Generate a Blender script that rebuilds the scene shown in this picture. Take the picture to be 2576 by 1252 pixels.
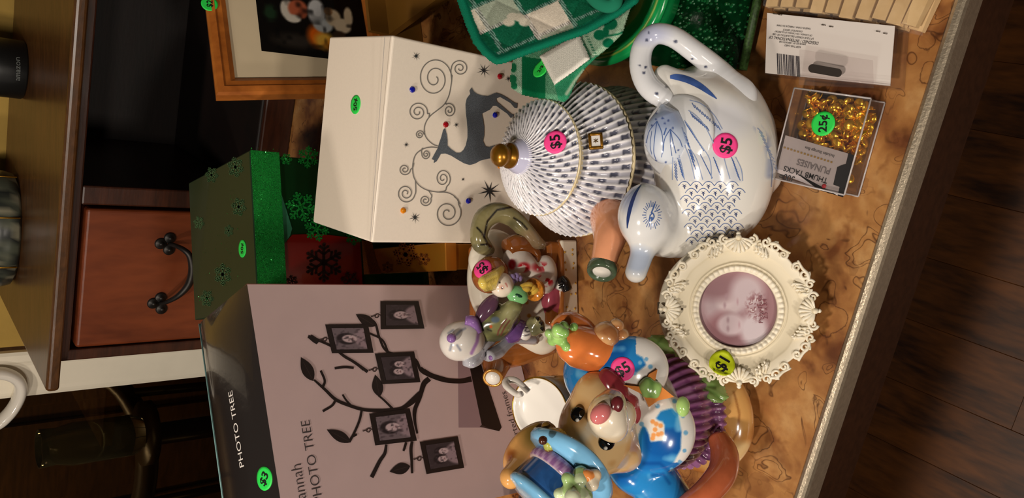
import bpy, bmesh, math, random
import numpy as np
from mathutils import Vector, Matrix
from mathutils.bvhtree import BVHTree

for o in list(bpy.data.objects): bpy.data.objects.remove(o)
SC = bpy.context.scene
COL = SC.collection
random.seed(7); RNG = np.random.default_rng(7)

# ------------------------------------------------------------------ camera
FPX, CAMH, PITCH = 1940.0, 0.615, math.radians(42)
CP, SP = math.cos(PITCH), math.sin(PITCH)
cam_d = bpy.data.cameras.new('camera'); cam = bpy.data.objects.new('camera', cam_d); COL.objects.link(cam)
cam_d.sensor_fit = 'HORIZONTAL'; cam_d.sensor_width = 36; cam_d.lens = FPX / 2576 * 36
cam_d.clip_start = .02; cam_d.clip_end = 30
# the phone was held upright: picture +x is down, picture up is to the right
_dn = Vector((0, -SP, -CP)); _rt = Vector((1, 0, 0)); _bk = Vector((0, -CP, SP))
cam.matrix_world = Matrix(((_dn.x, _rt.x, _bk.x, 0), (_dn.y, _rt.y, _bk.y, 0), (_dn.z, _rt.z, _bk.z, CAMH), (0, 0, 0, 1)))
SC.camera = cam

# ------------------------------------------------------------------ world, lights, exposure
SC.view_settings.view_transform = 'Standard'; SC.view_settings.look = 'None'
SC.view_settings.gamma = 1.0; SC.view_settings.use_curve_mapping = False
SC.view_settings.exposure = -0.28
wd = bpy.data.worlds.new('room_glow'); SC.world = wd; wd.use_nodes = True
wd.node_tree.nodes['Background'].inputs[0].default_value = (1.0, .86, .70, 1)
wd.node_tree.nodes['Background'].inputs[1].default_value = .02

WARM = (1, .885, .765)
def lamp(name, loc, target, sx, sy, power, col=(1, .80, .58)):
    d = bpy.data.lights.new(name, 'AREA'); d.shape = 'RECTANGLE'; d.size = sx; d.size_y = sy
    d.energy = power; d.color = col
    o = bpy.data.objects.new(name, d); COL.objects.link(o); o.location = loc
    o.rotation_euler = (Vector(target) - Vector(loc)).to_track_quat('-Z', 'Y').to_euler()
    return o
# two lamps across the room in front and to the left, and a nearer pair high on the left
lamp('room_lamp', (-1.50, -2.60, 1.05), (.05, .6, .1), .34, .18, 33, WARM)
lamp('room_lamp', (-1.05, -2.30, 1.55), (.05, .6, .1), .34, .18, 23, WARM)
lamp('ceiling_lamp', (-1.12, .40, 1.05), (.05, .45, .0), .13, .06, 9, WARM)
lamp('ceiling_lamp', (-.50, .10, 1.55), (.0, .50, .0), .14, .07, 16, WARM)

# ------------------------------------------------------------------ pixel <-> place (the photograph is 2576 x 1252)
CAMP = Vector((0, 0, CAMH))
def ray(x, y):
    r = (626 - y) / FPX; d = (x - 1288) / FPX
    return Vector((r, CP - d * SP, -SP - d * CP))
def onz(x, y, z): a = ray(x, y); return CAMP + a * ((z - CAMH) / a.z)
def V(x, y, Y): a = ray(x, y); return CAMP + a * (Y / a.y)
def DP(x, y, t): return CAMP + ray(x, y) * t
def proj(P):
    P = np.atleast_2d(P); z = P[:, 2] - CAMH
    dp = P[:, 1] * CP - z * SP; dn = -P[:, 1] * SP - z * CP
    return np.stack([1288 + FPX * dn / dp, 626 - FPX * P[:, 0] / dp], 1)
def CV(r, u, t): return Vector((r, u * SP - t * CP, u * CP + t * SP))   # right / up / towards the viewer
YA = math.radians(17.6)
E1 = Vector((math.cos(YA), -math.sin(YA), 0)); E2 = Vector((math.sin(YA), math.cos(YA), 0)); EZ = Vector((0, 0, 1))
def RM(a, b, z): return E1 * a + E2 * b + EZ * z                          # the room's own axes
def onb(x, y, b): r = ray(x, y); return CAMP + r * (b / r.dot(E2))

# ------------------------------------------------------------------ materials
def lin(c):
    return tuple(((v / 255) / 12.92 if v / 255 <= .04045 else ((v / 255 + .055) / 1.055) ** 2.4) for v in c)
MATS = {}
def mat(name, c=None, rough=.5, metal=0., coat=0., attr=False, spec=.5, trans=0., ior=1.45, var=0., vscale=60., bump=0., bscale=300., alpha=1., stretch=(1, 1, 1), emit=0.):
    if name in MATS: return MATS[name]
    m = bpy.data.materials.new(name); m.use_nodes = True; nt = m.node_tree; N = nt.nodes; L = nt.links
    b = N['Principled BSDF']
    b.inputs['Roughness'].default_value = rough; b.inputs['Metallic'].default_value = metal
    b.inputs['Coat Weight'].default_value = coat; b.inputs['Coat Roughness'].default_value = .04
    b.inputs['Specular IOR Level'].default_value = spec; b.inputs['Transmission Weight'].default_value = trans
    b.inputs['IOR'].default_value = ior; b.inputs['Alpha'].default_value = alpha
    src = None
    if attr:
        a = N.new('ShaderNodeAttribute'); a.attribute_name = 'Col'; src = a.outputs['Color']
    else:
        b.inputs['Base Color'].default_value = (*lin(c), 1)
    tc = N.new('ShaderNodeTexCoord'); mp = N.new('ShaderNodeMapping'); mp.inputs['Scale'].default_value = stretch
    L.new(tc.outputs['Object'], mp.inputs['Vector'])
    if var:
        nz = N.new('ShaderNodeTexNoise'); nz.inputs['Scale'].default_value = vscale; nz.inputs['Detail'].default_value = 4
        L.new(mp.outputs[0], nz.inputs['Vector'])
        mr = N.new('ShaderNodeMapRange'); mr.inputs['From Min'].default_value = .3; mr.inputs['From Max'].default_value = .7
        mr.inputs['To Min'].default_value = 1 - var; mr.inputs['To Max'].default_value = 1 + var
        L.new(nz.outputs[0], mr.inputs['Value'])
        mx = N.new('ShaderNodeMix'); mx.data_type = 'RGBA'; mx.blend_type = 'MULTIPLY'; mx.inputs[0].default_value = 1
        if src: L.new(src, mx.inputs[6])
        else: mx.inputs[6].default_value = (*lin(c), 1)
        L.new(mr.outputs[0], mx.inputs[7]); src = mx.outputs[2]
    if src: L.new(src, b.inputs['Base Color'])
    if bump:
        nb = N.new('ShaderNodeTexNoise'); nb.inputs['Scale'].default_value = bscale; nb.inputs['Detail'].default_value = 3
        L.new(mp.outputs[0], nb.inputs['Vector'])
        bp = N.new('ShaderNodeBump'); bp.inputs['Strength'].default_value = bump; bp.inputs['Distance'].default_value = .001
        L.new(nb.outputs[0], bp.inputs['Height']); L.new(bp.outputs[0], b.inputs['Normal'])
    MATS[name] = m
    return m
def clear(name, tint=(255, 255, 255), ior=1.35, rough=.04, haze=0.): # thin clear sheet: lets light through, mirrors at grazing angles
    m = bpy.data.materials.new(name); m.use_nodes = True; nt = m.node_tree; N = nt.nodes; L = nt.links; N.remove(N['Principled BSDF']); out = N['Material Output']
    tr_ = N.new('ShaderNodeBsdfTransparent'); tr_.inputs[0].default_value = (*lin(tint), 1); gl = N.new('ShaderNodeBsdfGlossy'); gl.inputs['Roughness'].default_value = rough
    lw = N.new('ShaderNodeLayerWeight'); lw.inputs['Blend'].default_value = .5; pw_ = N.new('ShaderNodeMath'); pw_.operation = 'POWER'; L.new(lw.outputs['Facing'], pw_.inputs[0]); pw_.inputs[1].default_value = 4.
    fr_ = N.new('ShaderNodeMath'); fr_.operation = 'MULTIPLY_ADD'; L.new(pw_.outputs[0], fr_.inputs[0]); fr_.inputs[1].default_value = .6; fr_.inputs[2].default_value = ((ior - 1) / (ior + 1)) ** 2
    mx = N.new('ShaderNodeMixShader'); L.new(fr_.outputs[0], mx.inputs[0]); L.new(tr_.outputs[0], mx.inputs[1]); L.new(gl.outputs[0], mx.inputs[2])
    if haze:
        df = N.new('ShaderNodeBsdfDiffuse'); df.inputs[0].default_value = (.8, .8, .8, 1); m2 = N.new('ShaderNodeMixShader'); m2.inputs[0].default_value = haze; L.new(mx.outputs[0], m2.inputs[1]); L.new(df.outputs[0], m2.inputs[2]); L.new(m2.outputs[0], out.inputs[0])
    else: L.new(mx.outputs[0], out.inputs[0])
    MATS[name] = m; return m
def softpoly(px, poly, r=2.2):
    return sum(inpoly(px + np.array([r * math.cos(a), r * math.sin(a)]), poly).astype(float) for a in np.linspace(0, 2 * math.pi, 9)[:-1]) / 8
CERAMIC = mat('glazed_ceramic', attr=True, rough=.16, coat=.6, spec=.5)
PRINT = mat('printed_card', attr=True, rough=.45)
MATTE = mat('matte_paint', attr=True, rough=.6)
CLOTH = mat('woven_cotton', attr=True, rough=.95, spec=.15, var=.10, vscale=900, bump=.5, bscale=1500)
INK = mat('black_ink', (18, 16, 18), .5)

# ------------------------------------------------------------------ objects
ORG = {}
def thing(name, label, cat, loc, group=None, kind=None):
    o = bpy.data.objects.new(name, None); COL.objects.link(o); o.location = Vector(loc); o.empty_display_size = .02
    if label: o['label'] = label; o['category'] = cat
    if group: o['group'] = group
    if kind: o['kind'] = kind
    ORG[o.name] = Vector(loc)
    return o
def tag(o, label=None, cat=None, group=None, kind=None):
    if label: o['label'] = label
    if cat: o['category'] = cat
    if group: o['group'] = group
    if kind: o['kind'] = kind
    return o
def mk(name, vs, fs, m, parent=None, smooth=True, col=None, origin=None):
    vs = np.array([tuple(v) for v in vs], float) if not isinstance(vs, np.ndarray) else vs
    if parent is not None: org = ORG[parent.name]
    elif origin is not None: org = Vector(origin)
    else: org = Vector(((vs[:, 0].min() + vs[:, 0].max()) / 2, (vs[:, 1].min() + vs[:, 1].max()) / 2, vs[:, 2].min()))
    me = bpy.data.meshes.new(name)
    me.from_pydata((vs - np.array(org)).tolist(), [], fs if isinstance(fs, list) else fs.tolist())
    if smooth: me.polygons.foreach_set('use_smooth', [True] * len(me.polygons))
    me.materials.append(m)
    if col is not None:
        ca = me.color_attributes.new('Col', 'FLOAT_COLOR', 'POINT')
        c = np.asarray(col, float)
        if c.ndim == 1: c = np.tile(c, (len(vs), 1))
        c = c / 255.; c = np.where(c <= .04045, c / 12.92, ((np.maximum(c, 0) + .055) / 1.055) ** 2.4)
        ca.data.foreach_set('color', np.concatenate([c, np.ones((len(c), 1))], 1).ravel())
    me.update()
    o = bpy.data.objects.new(name, me); COL.objects.link(o)
    if parent is not None:
        o.parent = parent
        if parent.type == 'EMPTY' or True: pass
    else: o.location = org
    ORG[o.name] = org
    return o

# ------------------------------------------------------------------ shapes (return verts, faces)
def join(*parts):
    vs, fs, k = [], [], 0
    for v, f in parts:
        vs += [tuple(p) for p in v]; fs += [tuple(i + k for i in q) for q in f]; k += len(v)
    return np.array(vs, float), fs
def hexa(c8):   # 4 lower, 4 upper corners (both counter-clockwise from above)
    return [tuple(p) for p in c8], [(3, 2, 1, 0), (4, 5, 6, 7), (0, 1, 5, 4), (1, 2, 6, 5), (2, 3, 7, 6), (3, 0, 4, 7)]
def boxv(o, ex, ey, ez): # corner + three edge vectors
    o, ex, ey, ez = map(Vector, (o, ex, ey, ez))
    return hexa([o, o + ex, o + ex + ey, o + ey, o + ez, o + ex + ez, o + ex + ey + ez, o + ey + ez])
def rbox(o, ex, ey, ez, r=.002, seg=2): # bevelled box
    v, f = boxv(o, ex, ey, ez)
    bm = bmesh.new(); bv = [bm.verts.new(p) for p in v]; [bm.faces.new([bv[i] for i in q]) for q in f]
    bmesh.ops.recalc_face_normals(bm, faces=bm.faces)
    bmesh.ops.bevel(bm, geom=list(bm.edges), offset=r, segments=seg, affect='EDGES', profile=.5)
    bm.verts.index_update()
    V_ = [tuple(p.co) for p in bm.verts]; F_ = [tuple(p.index for p in q.verts) for q in bm.faces]; bm.free()
    return np.array(V_), F_
def frame_of(ax):
    ax = Vector(ax).normalized(); t = Vector((0, 0, 1)) if abs(ax.z) < .9 else Vector((1, 0, 0))
    u = ax.cross(t).normalized(); return u, ax.cross(u).normalized(), ax
def lathe(c, ax, prof, seg=48, u=None, sx=1., sy=1., cap=True): # prof: (radius, height) along ax
    U, W, A = frame_of(ax)
    if u is not None: U = (Vector(u) - A * Vector(u).dot(A)).normalized(); W = A.cross(U)
    c = Vector(c); vs = []; fs = []
    for r, h in prof:
        for k in range(seg):
            t = 2 * math.pi * k / seg; vs.append(c + A * h + U * (r * math.cos(t) * sx) + W * (r * math.sin(t) * sy))
    n = len(prof)
    for i in range(n - 1):
        for k in range(seg):
            a = i * seg + k; b = i * seg + (k + 1) % seg; fs.append((a, b, b + seg, a + seg))
    if cap and prof[0][0] > 1e-6: fs.append(tuple(range(seg))[::-1])
    if cap and prof[-1][0] > 1e-6: fs.append(tuple(range((n - 1) * seg, n * seg)))
    return np.array([tuple(v) for v in vs]), fs
def cat_rom(pts, n=8, closed=False):
    P = [np.array(p, float) for p in pts]; out = []
    if closed: Q = [P[-1]] + P + [P[0], P[1]]
    else: Q = [2 * P[0] - P[1]] + P + [2 * P[-1] - P[-2]]
    for i in range(1, len(Q) - 2):
        a, b, c, d = Q[i - 1:i + 3]
        for k in range(n):
            t = k / n
            out.append(.5 * (2 * b + (c - a) * t + (2 * a - 5 * b + 4 * c - d) * t * t + (3 * b - a - 3 * c + d) * t ** 3))
    if not closed: out.append(P[-1])
    return out
def tube(pts, rad, seg=12, n=6, smooth=True, cap=True, flat=1.): # rad: number or list per control point
    if not hasattr(rad, '__len__'): rad = [rad] * len(pts)
    Q = [tuple(p) + (r,) for p, r in zip(pts, rad)]
    Q = cat_rom(Q, n) if smooth and len(Q) > 2 else [np.array(q) for q in Q]
    vs, fs = [], []; prev = None
    for i, q in enumerate(Q):
        t = Vector((Q[min(i + 1, len(Q) - 1)] - Q[max(i - 1, 0)])[:3]).normalized()
        if prev is None: u, w, _ = frame_of(t)
        else: u = (prev - t * prev.dot(t)).normalized(); w = t.cross(u)
        prev = u
        for k in range(seg):
            a = 2 * math.pi * k / seg; vs.append(Vector(q[:3]) + (u * math.cos(a) + w * math.sin(a) * flat) * q[3])
        if i: 
            for k in range(seg):
                a = (i - 1) * seg + k; b = (i - 1) * seg + (k + 1) % seg; fs.append((a, b, b + seg, a + seg))
    if cap: fs.append(tuple(range(seg))[::-1]); fs.append(tuple(range(len(vs) - seg, len(vs))))
    return np.array([tuple(v) for v in vs]), fs
def sph(c, r, ax=None, seg=16, rings=10): # r: number or 3 radii along the axes in ax
    if not hasattr(r, '__len__'): r = (r, r, r)
    X, Y, Z = ax if ax else (Vector((1, 0, 0)), Vector((0, 1, 0)), Vector((0, 0, 1)))
    c = Vector(c); vs = [c - Z * r[2]]; fs = []
    for i in range(1, rings):
        p = math.pi * i / rings
        for k in range(seg):
            t = 2 * math.pi * k / seg
            vs.append(c + X * (r[0] * math.sin(p) * math.cos(t)) + Y * (r[1] * math.sin(p) * math.sin(t)) - Z * (r[2] * math.cos(p)))
    vs.append(c + Z * r[2]); L = len(vs) - 1
    for k in range(seg):
        fs.append((0, 1 + (k + 1) % seg, 1 + k)); fs.append((L, L - seg + k, L - seg + (k + 1) % seg))
        for i in range(rings - 2):
            a = 1 + i * seg + k; b = 1 + i * seg + (k + 1) % seg; fs.append((a, b, b + seg, a + seg))
    return np.array([tuple(v) for v in vs]), fs
def slab(poly, nrm, th): # flat outline with thickness
    n = Vector(nrm).normalized() * th; P = [Vector(p) for p in poly]; k = len(P)
    a = Vector((0, 0, 0))
    for i in range(k): a += (P[i] - P[0]).cross(P[(i + 1) % k] - P[0])
    if a.dot(n) < 0: P = P[::-1]
    vs = P + [p + n for p in P]
    fs = [tuple(range(k))[::-1], tuple(range(k, 2 * k))] + [(i, (i + 1) % k, (i + 1) % k + k, i + k) for i in range(k)]
    return np.array([tuple(v) for v in vs]), fs

# ------------------------------------------------------------------ smooth solids from distance fields
def q3(p): return np.array(tuple(p), float)
def sE(P, c, r, R=None): # ellipsoid; R rows = axes
    d = P - q3(c)
    if R is not None: d = d @ np.array([tuple(a) for a in R]).T
    r = np.array(r, float); k0 = np.linalg.norm(d / r, axis=1); k1 = np.linalg.norm(d / (r * r), axis=1) + 1e-9
    return k0 * (k0 - 1) / k1
def sC(P, a, b, ra, rb=None): # tapered capsule
    rb = ra if rb is None else rb; a = q3(a); b = q3(b); ba = b - a
    t = np.clip(((P - a) @ ba) / (ba @ ba + 1e-12), 0, 1)
    return np.linalg.norm(P - a - t[:, None] * ba, axis=1) - (ra + (rb - ra) * t)
def sT(P, pts, rad, n=5, k=0): # tube through points
    if not hasattr(rad, '__len__'): rad = [rad] * len(pts)
    Q = cat_rom([tuple(p) + (r,) for p, r in zip(pts, rad)], n); d = None
    for a, b in zip(Q[:-1], Q[1:]):
        s = sC(P, a[:3], b[:3], a[3], b[3]); d = s if d is None else np.minimum(d, s)
    return d
def un(a, b, k=.006): h = np.clip(.5 + .5 * (b - a) / k, 0, 1); return b + (a - b) * h - k * h * (1 - h)
def cut(a, b, k=.002): return -un(-a, b, k)
def surf(f, lo, hi, h):
    lo = np.array(lo, float); hi = np.array(hi, float); n = np.ceil((hi - lo) / h).astype(int) + 1
    ax = [lo[i] + h * np.arange(n[i]) for i in range(3)]
    B = 4; nb = -(-n // B); cb = [lo[i] + h * (B * np.arange(nb[i]) + (B - 1) / 2) for i in range(3)]
    Gc = np.stack(np.meshgrid(*cb, indexing='ij'), -1).reshape(-1, 3); Dc = f(Gc)
    D = np.repeat(np.repeat(np.repeat(Dc.reshape(nb), B, 0), B, 1), B, 2)
    a_ = np.argwhere(np.abs(Dc.reshape(nb)) < h * B * 1.6)
    lc_ = np.stack(np.meshgrid(*[np.arange(B)] * 3, indexing='ij'), -1).reshape(-1, 3)
    I_ = (a_[:, None, :] * B + lc_[None]).reshape(-1, 3); Pf = lo + h * I_
    D[tuple(I_.T)] = np.concatenate([f(Pf[i:i + 300000]) for i in range(0, len(Pf), 300000)])
    D = np.ascontiguousarray(D[:n[0], :n[1], :n[2]])
    s = D < 0
    off = [(i, j, k) for i in (0, 1) for j in (0, 1) for k in (0, 1)]
    m = n - 1
    sub = lambda A, o: A[o[0]:o[0] + m[0], o[1]:o[1] + m[1], o[2]:o[2] + m[2]]
    cnt = sum(sub(s, o).astype(int) for o in off); act = (cnt > 0) & (cnt < 8)
    idx = -np.ones(m, int); cells = np.argwhere(act); idx[act] = np.arange(len(cells))
    acc = np.zeros((len(cells), 3)); num = np.zeros(len(cells))
    for o in off:
        for a in range(3):
            if o[a] == 0:
                p = list(o); p[a] = 1
                d0 = D[cells[:, 0] + o[0], cells[:, 1] + o[1], cells[:, 2] + o[2]]; d1 = D[cells[:, 0] + p[0], cells[:, 1] + p[1], cells[:, 2] + p[2]]
                x = (d0 < 0) != (d1 < 0); t = np.where(x, d0 / np.where(x, d0 - d1, 1), 0)
                q = np.tile(np.array(o, float), (len(cells), 1)); q[:, a] += t; acc += np.where(x[:, None], q, 0); num += x
    vs = lo + h * (cells + acc / num[:, None])
    fs = []
    for a in range(3):
        b, c = (a + 1) % 3, (a + 2) % 3
        sl0 = [slice(1, -1)] * 3; sl0[a] = slice(0, -1); sl1 = list(sl0); sl1[a] = slice(1, None)
        A0 = s[tuple(sl0)]; A1 = s[tuple(sl1)]; e = np.argwhere(A0 != A1)
        if not len(e): continue
        fl = A0[tuple(e.T)]
        e = e + np.array([1 if i != a else 0 for i in range(3)])
        def I(db, dc):
            q = e.copy(); q[:, b] -= db; q[:, c] -= dc; return idx[tuple(q.T)]
        Q = np.stack([I(1, 1), I(0, 1), I(0, 0), I(1, 0)], 1); Q[~fl] = Q[~fl][:, ::-1]; fs.append(Q)
    fs = np.concatenate(fs); fs = fs[(fs >= 0).all(1)]
    g = grad(f, vs, h * .3); d = f(vs); vs = vs - g * np.clip(d, -h, h)[:, None] * .9
    return vs, fs
def grad(f, P, e=.0004):
    g = np.stack([f(P + np.eye(3)[i] * e) - f(P - np.eye(3)[i] * e) for i in range(3)], 1)
    return g / (np.linalg.norm(g, axis=1, keepdims=True) + 1e-9)
def solid(name, f, lo, hi, h, m, parent=None, col=(200, 200, 200)):
    vs, fs = surf(f, lo, hi, h)
    if callable(col): col = col(vs, proj(vs), grad(f, vs, h * .5))
    return mk(name, vs, fs, m, parent, True, col)

# ------------------------------------------------------------------ painting helpers
def mixc(c, new, w):
    w = np.clip(np.asarray(w, float), 0, 1)[:, None]; return c * (1 - w) + np.array(new, float) * w
def base(P, c): return np.tile(np.array(c, float), (len(P), 1))
def inpoly(px, poly):
    x, y = px[:, 0], px[:, 1]; r = np.zeros(len(px), bool); n = len(poly)
    for i in range(n):
        x0, y0 = poly[i]; x1, y1 = poly[(i + 1) % n]
        if y0 == y1: continue
        r ^= ((y0 > y) != (y1 > y)) & (x < (x1 - x0) * (y - y0) / (y1 - y0) + x0)
    return r
def near(px, pts, w, soft=2.): # weight around a polyline in picture pixels
    d = np.full(len(px), 1e9)
    for a, b in zip(pts[:-1], pts[1:]):
        a = np.array(a, float); ba = np.array(b, float) - a
        t = np.clip(((px - a) @ ba) / (ba @ ba + 1e-9), 0, 1); d = np.minimum(d, np.linalg.norm(px - a - t[:, None] * ba, axis=1))
    return np.clip((w + soft / 2 - d) / soft, 0, 1)
def blob(px, c, r, soft=.25): 
    r = r if hasattr(r, '__len__') else (r, r)
    d = np.hypot((px[:, 0] - c[0]) / r[0], (px[:, 1] - c[1]) / r[1]); return np.clip((1 + soft / 2 - d) / soft, 0, 1)
_perm = RNG.random((64, 64, 64))
def vnoise(P, s):
    q = np.asarray(P) * s; i = np.floor(q).astype(int); f = q - i; f = f * f * (3 - 2 * f); r = 0
    for a in (0, 1):
        for b in (0, 1):
            for c in (0, 1):
                w = (f[:, 0] if a else 1 - f[:, 0]) * (f[:, 1] if b else 1 - f[:, 1]) * (f[:, 2] if c else 1 - f[:, 2])
                r = r + w * _perm[(i[:, 0] + a) % 64, (i[:, 1] + b) % 64, (i[:, 2] + c) % 64]
    return r

# ------------------------------------------------------------------ print laid on surfaces
class Plane:
    def __init__(s, p0, n): s.p = Vector(p0); s.n = Vector(n).normalized(); 
    def at(s, x, y, lift=.0003):
        r = ray(x, y); t = (s.p + s.n * lift - CAMP).dot(s.n) / r.dot(s.n); return CAMP + r * t
    def drop(s, p, n, lift): return Vector(p) + s.n * lift
    def hit(s, x, y): return s.at(x, y, 0), s.n
class Skin: # a built mesh as a surface
    def __init__(s, *obs):
        vs, fs, k = [], [], 0
        for o in obs:
            org = ORG[o.name]; v = [Vector(q.co) + org for q in o.data.vertices]; vs += v
            fs += [tuple(i + k for i in p.vertices) for p in o.data.polygons]; k += len(v)
        s.b = BVHTree.FromPolygons(vs, fs)
    def hit(s, x, y):
        r = ray(x, y).normalized(); l, n, i, d = s.b.ray_cast(CAMP, r)
        if l is None: return None, None
        if n.dot(r) > 0: n = -n
        return l, n
    def at(s, x, y, lift=.0003):
        l, n = s.hit(x, y)
        return None if l is None else l + n * lift
    def drop(s, p, n, lift):
        l, m, i, d = s.b.ray_cast(Vector(p) + n * .012, -n, .03)
        if l is None: return Vector(p) + n * lift
        return l + n * lift
def ribbons(name, lines, S, m, parent, lift=.0004, smooth=True, n=6, col=None): # lines: (points px, width px or list)
    vs, fs = [], []
    for pts, w in lines:
        W = w if hasattr(w, '__len__') else [w] * len(pts)
        Q = [tuple(p) + (ww,) for p, ww in zip(pts, W)]
        Q = cat_rom(Q, n) if smooth and len(Q) > 2 else [np.array(q, float) for q in Q]
        k0 = None; na = max(1, int(max(q[2] for q in Q) / 3)) if isinstance(S, Skin) else 1
        for i, q in enumerate(Q):
            t = Q[min(i + 1, len(Q) - 1)][:2] - Q[max(i - 1, 0)][:2]; L = np.hypot(*t) + 1e-9; nx, ny = -t[1] / L, t[0] / L
            row = [S.at(q[0] + nx * q[2] * e, q[1] + ny * q[2] * e, lift) for e in np.linspace(.5, -.5, na + 1)]
            if any(r_ is None for r_ in row): k0 = None; continue
            vs += row; k1 = len(vs) - na - 1
            if k0 is not None: fs += [(k0 + e, k0 + e + 1, k1 + e + 1, k1 + e) for e in range(na)]
            k0 = k1
    if not fs: return None
    return mk(name, vs, fs, m, parent, True, col)
def polys(name, plist, S, m, parent, lift=.0003, col=None, smooth=False):
    vs, fs = [], []
    for p in plist:
        if smooth: p = [tuple(q) for q in cat_rom(p, 5, True)]
        k = len(vs); v = [S.at(x, y, lift) for x, y in p]
        if any(q is None for q in v): continue
        vs += v; fs.append(tuple(range(k, k + len(v))))
    return mk(name, vs, fs, m, parent, False, col)
_TX = {}
def text_geo(s, bold=0.):
    if (s, bold) not in _TX:
        cu = bpy.data.curves.new('t', 'FONT'); cu.body = s; cu.offset = bold; cu.resolution_u = 4
        ob = bpy.data.objects.new('t', cu); COL.objects.link(ob)
        dg = bpy.context.evaluated_depsgraph_get(); dg.update()
        me = bpy.data.meshes.new_from_object(ob.evaluated_get(dg))
        v = np.array([tuple(q.co) for q in me.vertices])[:, :2]; f = [tuple(p.vertices) for p in me.polygons]
        bpy.data.objects.remove(ob); bpy.data.curves.remove(cu); bpy.data.meshes.remove(me)
        v[:, 0] -= v[:, 0].min(); _TX[(s, bold)] = (v, f)
    return _TX[(s, bold)]
def text_px(name, s, a, b, S, m, parent, hk=1., bold=0., lift=.0005, base=True): # from pixel a to pixel b
    v, f = text_geo(s, bold); A, n = S.hit(*a); B, _ = S.hit(*b); e1 = (B - A); w = v[:, 0].max(); e1 = e1 / w; e2 = n.cross(e1) * hk
    if e2.dot(EZ * .2 + Vector((0, 0, 0))) is None: pass
    vs = [S.drop(A + e1 * p[0] + e2 * p[1], n, lift) for p in v]
    return mk(name, vs, f, m, parent, False)
STK = {'pink': mat('pink_sticker_paper', (255, 70, 150), .55), 'green': mat('green_sticker_paper', (40, 215, 80), .55), 'lime': mat('lime_sticker_paper', (190, 205, 20), .55)}
def sticker(S, c, colr, txt, ang, parent, r=.0095, size=.0105, shift=(0, 0), frac=None, bold=.02):
    """round price sticker; ang = direction of the writing in the picture (degrees, 0 = +x, 90 = +y)"""
    p, n = S.hit(*c); d = Vector((math.cos(math.radians(ang)), math.sin(math.radians(ang))))
    q, _ = S.hit(c[0] + d.x * 6, c[1] + d.y * 6); e1 = q - p; e1 = (e1 - n * e1.dot(n)).normalized(); e2 = n.cross(e1)
    vs = [S.drop(p, n, .0005)]; fs = []; K = 32; R = 5
    for i in range(1, R + 1):
        for k in range(K):
            t = 2 * math.pi * k / K; vs.append(S.drop(p + e1 * (r * i / R * math.cos(t)) + e2 * (r * i / R * math.sin(t)), n, .0005))
    for k in range(K): vs.append(S.drop(p + e1 * (r * math.cos(2 * math.pi * k / K)) + e2 * (r * math.sin(2 * math.pi * k / K)), n, .0001))
    for k in range(K):
        fs.append((0, 1 + k, 1 + (k + 1) % K))
        for i in range(R): a = 1 + i * K + k; b = 1 + i * K + (k + 1) % K; fs.append((a, a + K, b + K, b))
    st = mk('price_sticker', vs, fs, STK[colr], parent)
    st['label'] = 'round %s price sticker reading %s' % (colr, txt)
    v, f = text_geo(txt, bold); v = v - np.array([v[:, 0].max() / 2, .35]); k = size
    vs = [S.drop(p + e1 * (a * k + shift[0]) + e2 * (b * k + shift[1]), n, .0008) for a, b in v]
    mk('price_writing', vs, f, INK, st, False)
    return st
def picture(name, quad, S, fn, nx, ny, m, parent, lift=.0004): # quad px corners TL TR BR BL; fn(u, v) -> colours
    vs, uv = [], []
    for j in range(ny + 1):
        for i in range(nx + 1):
            u, v = i / nx, j / ny; a = np.array(quad[0]) * (1 - u) + np.array(quad[1]) * u; b = np.array(quad[3]) * (1 - u) + np.array(quad[2]) * u
            p = a * (1 - v) + b * v; vs.append(S.at(p[0], p[1], lift)); uv.append((u, v))
    fs = [(j * (nx + 1) + i, (j + 1) * (nx + 1) + i, (j + 1) * (nx + 1) + i + 1, j * (nx + 1) + i + 1) for j in range(ny) for i in range(nx)]
    return mk(name, vs, fs, m, parent, False, fn(np.array(uv)))
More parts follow.
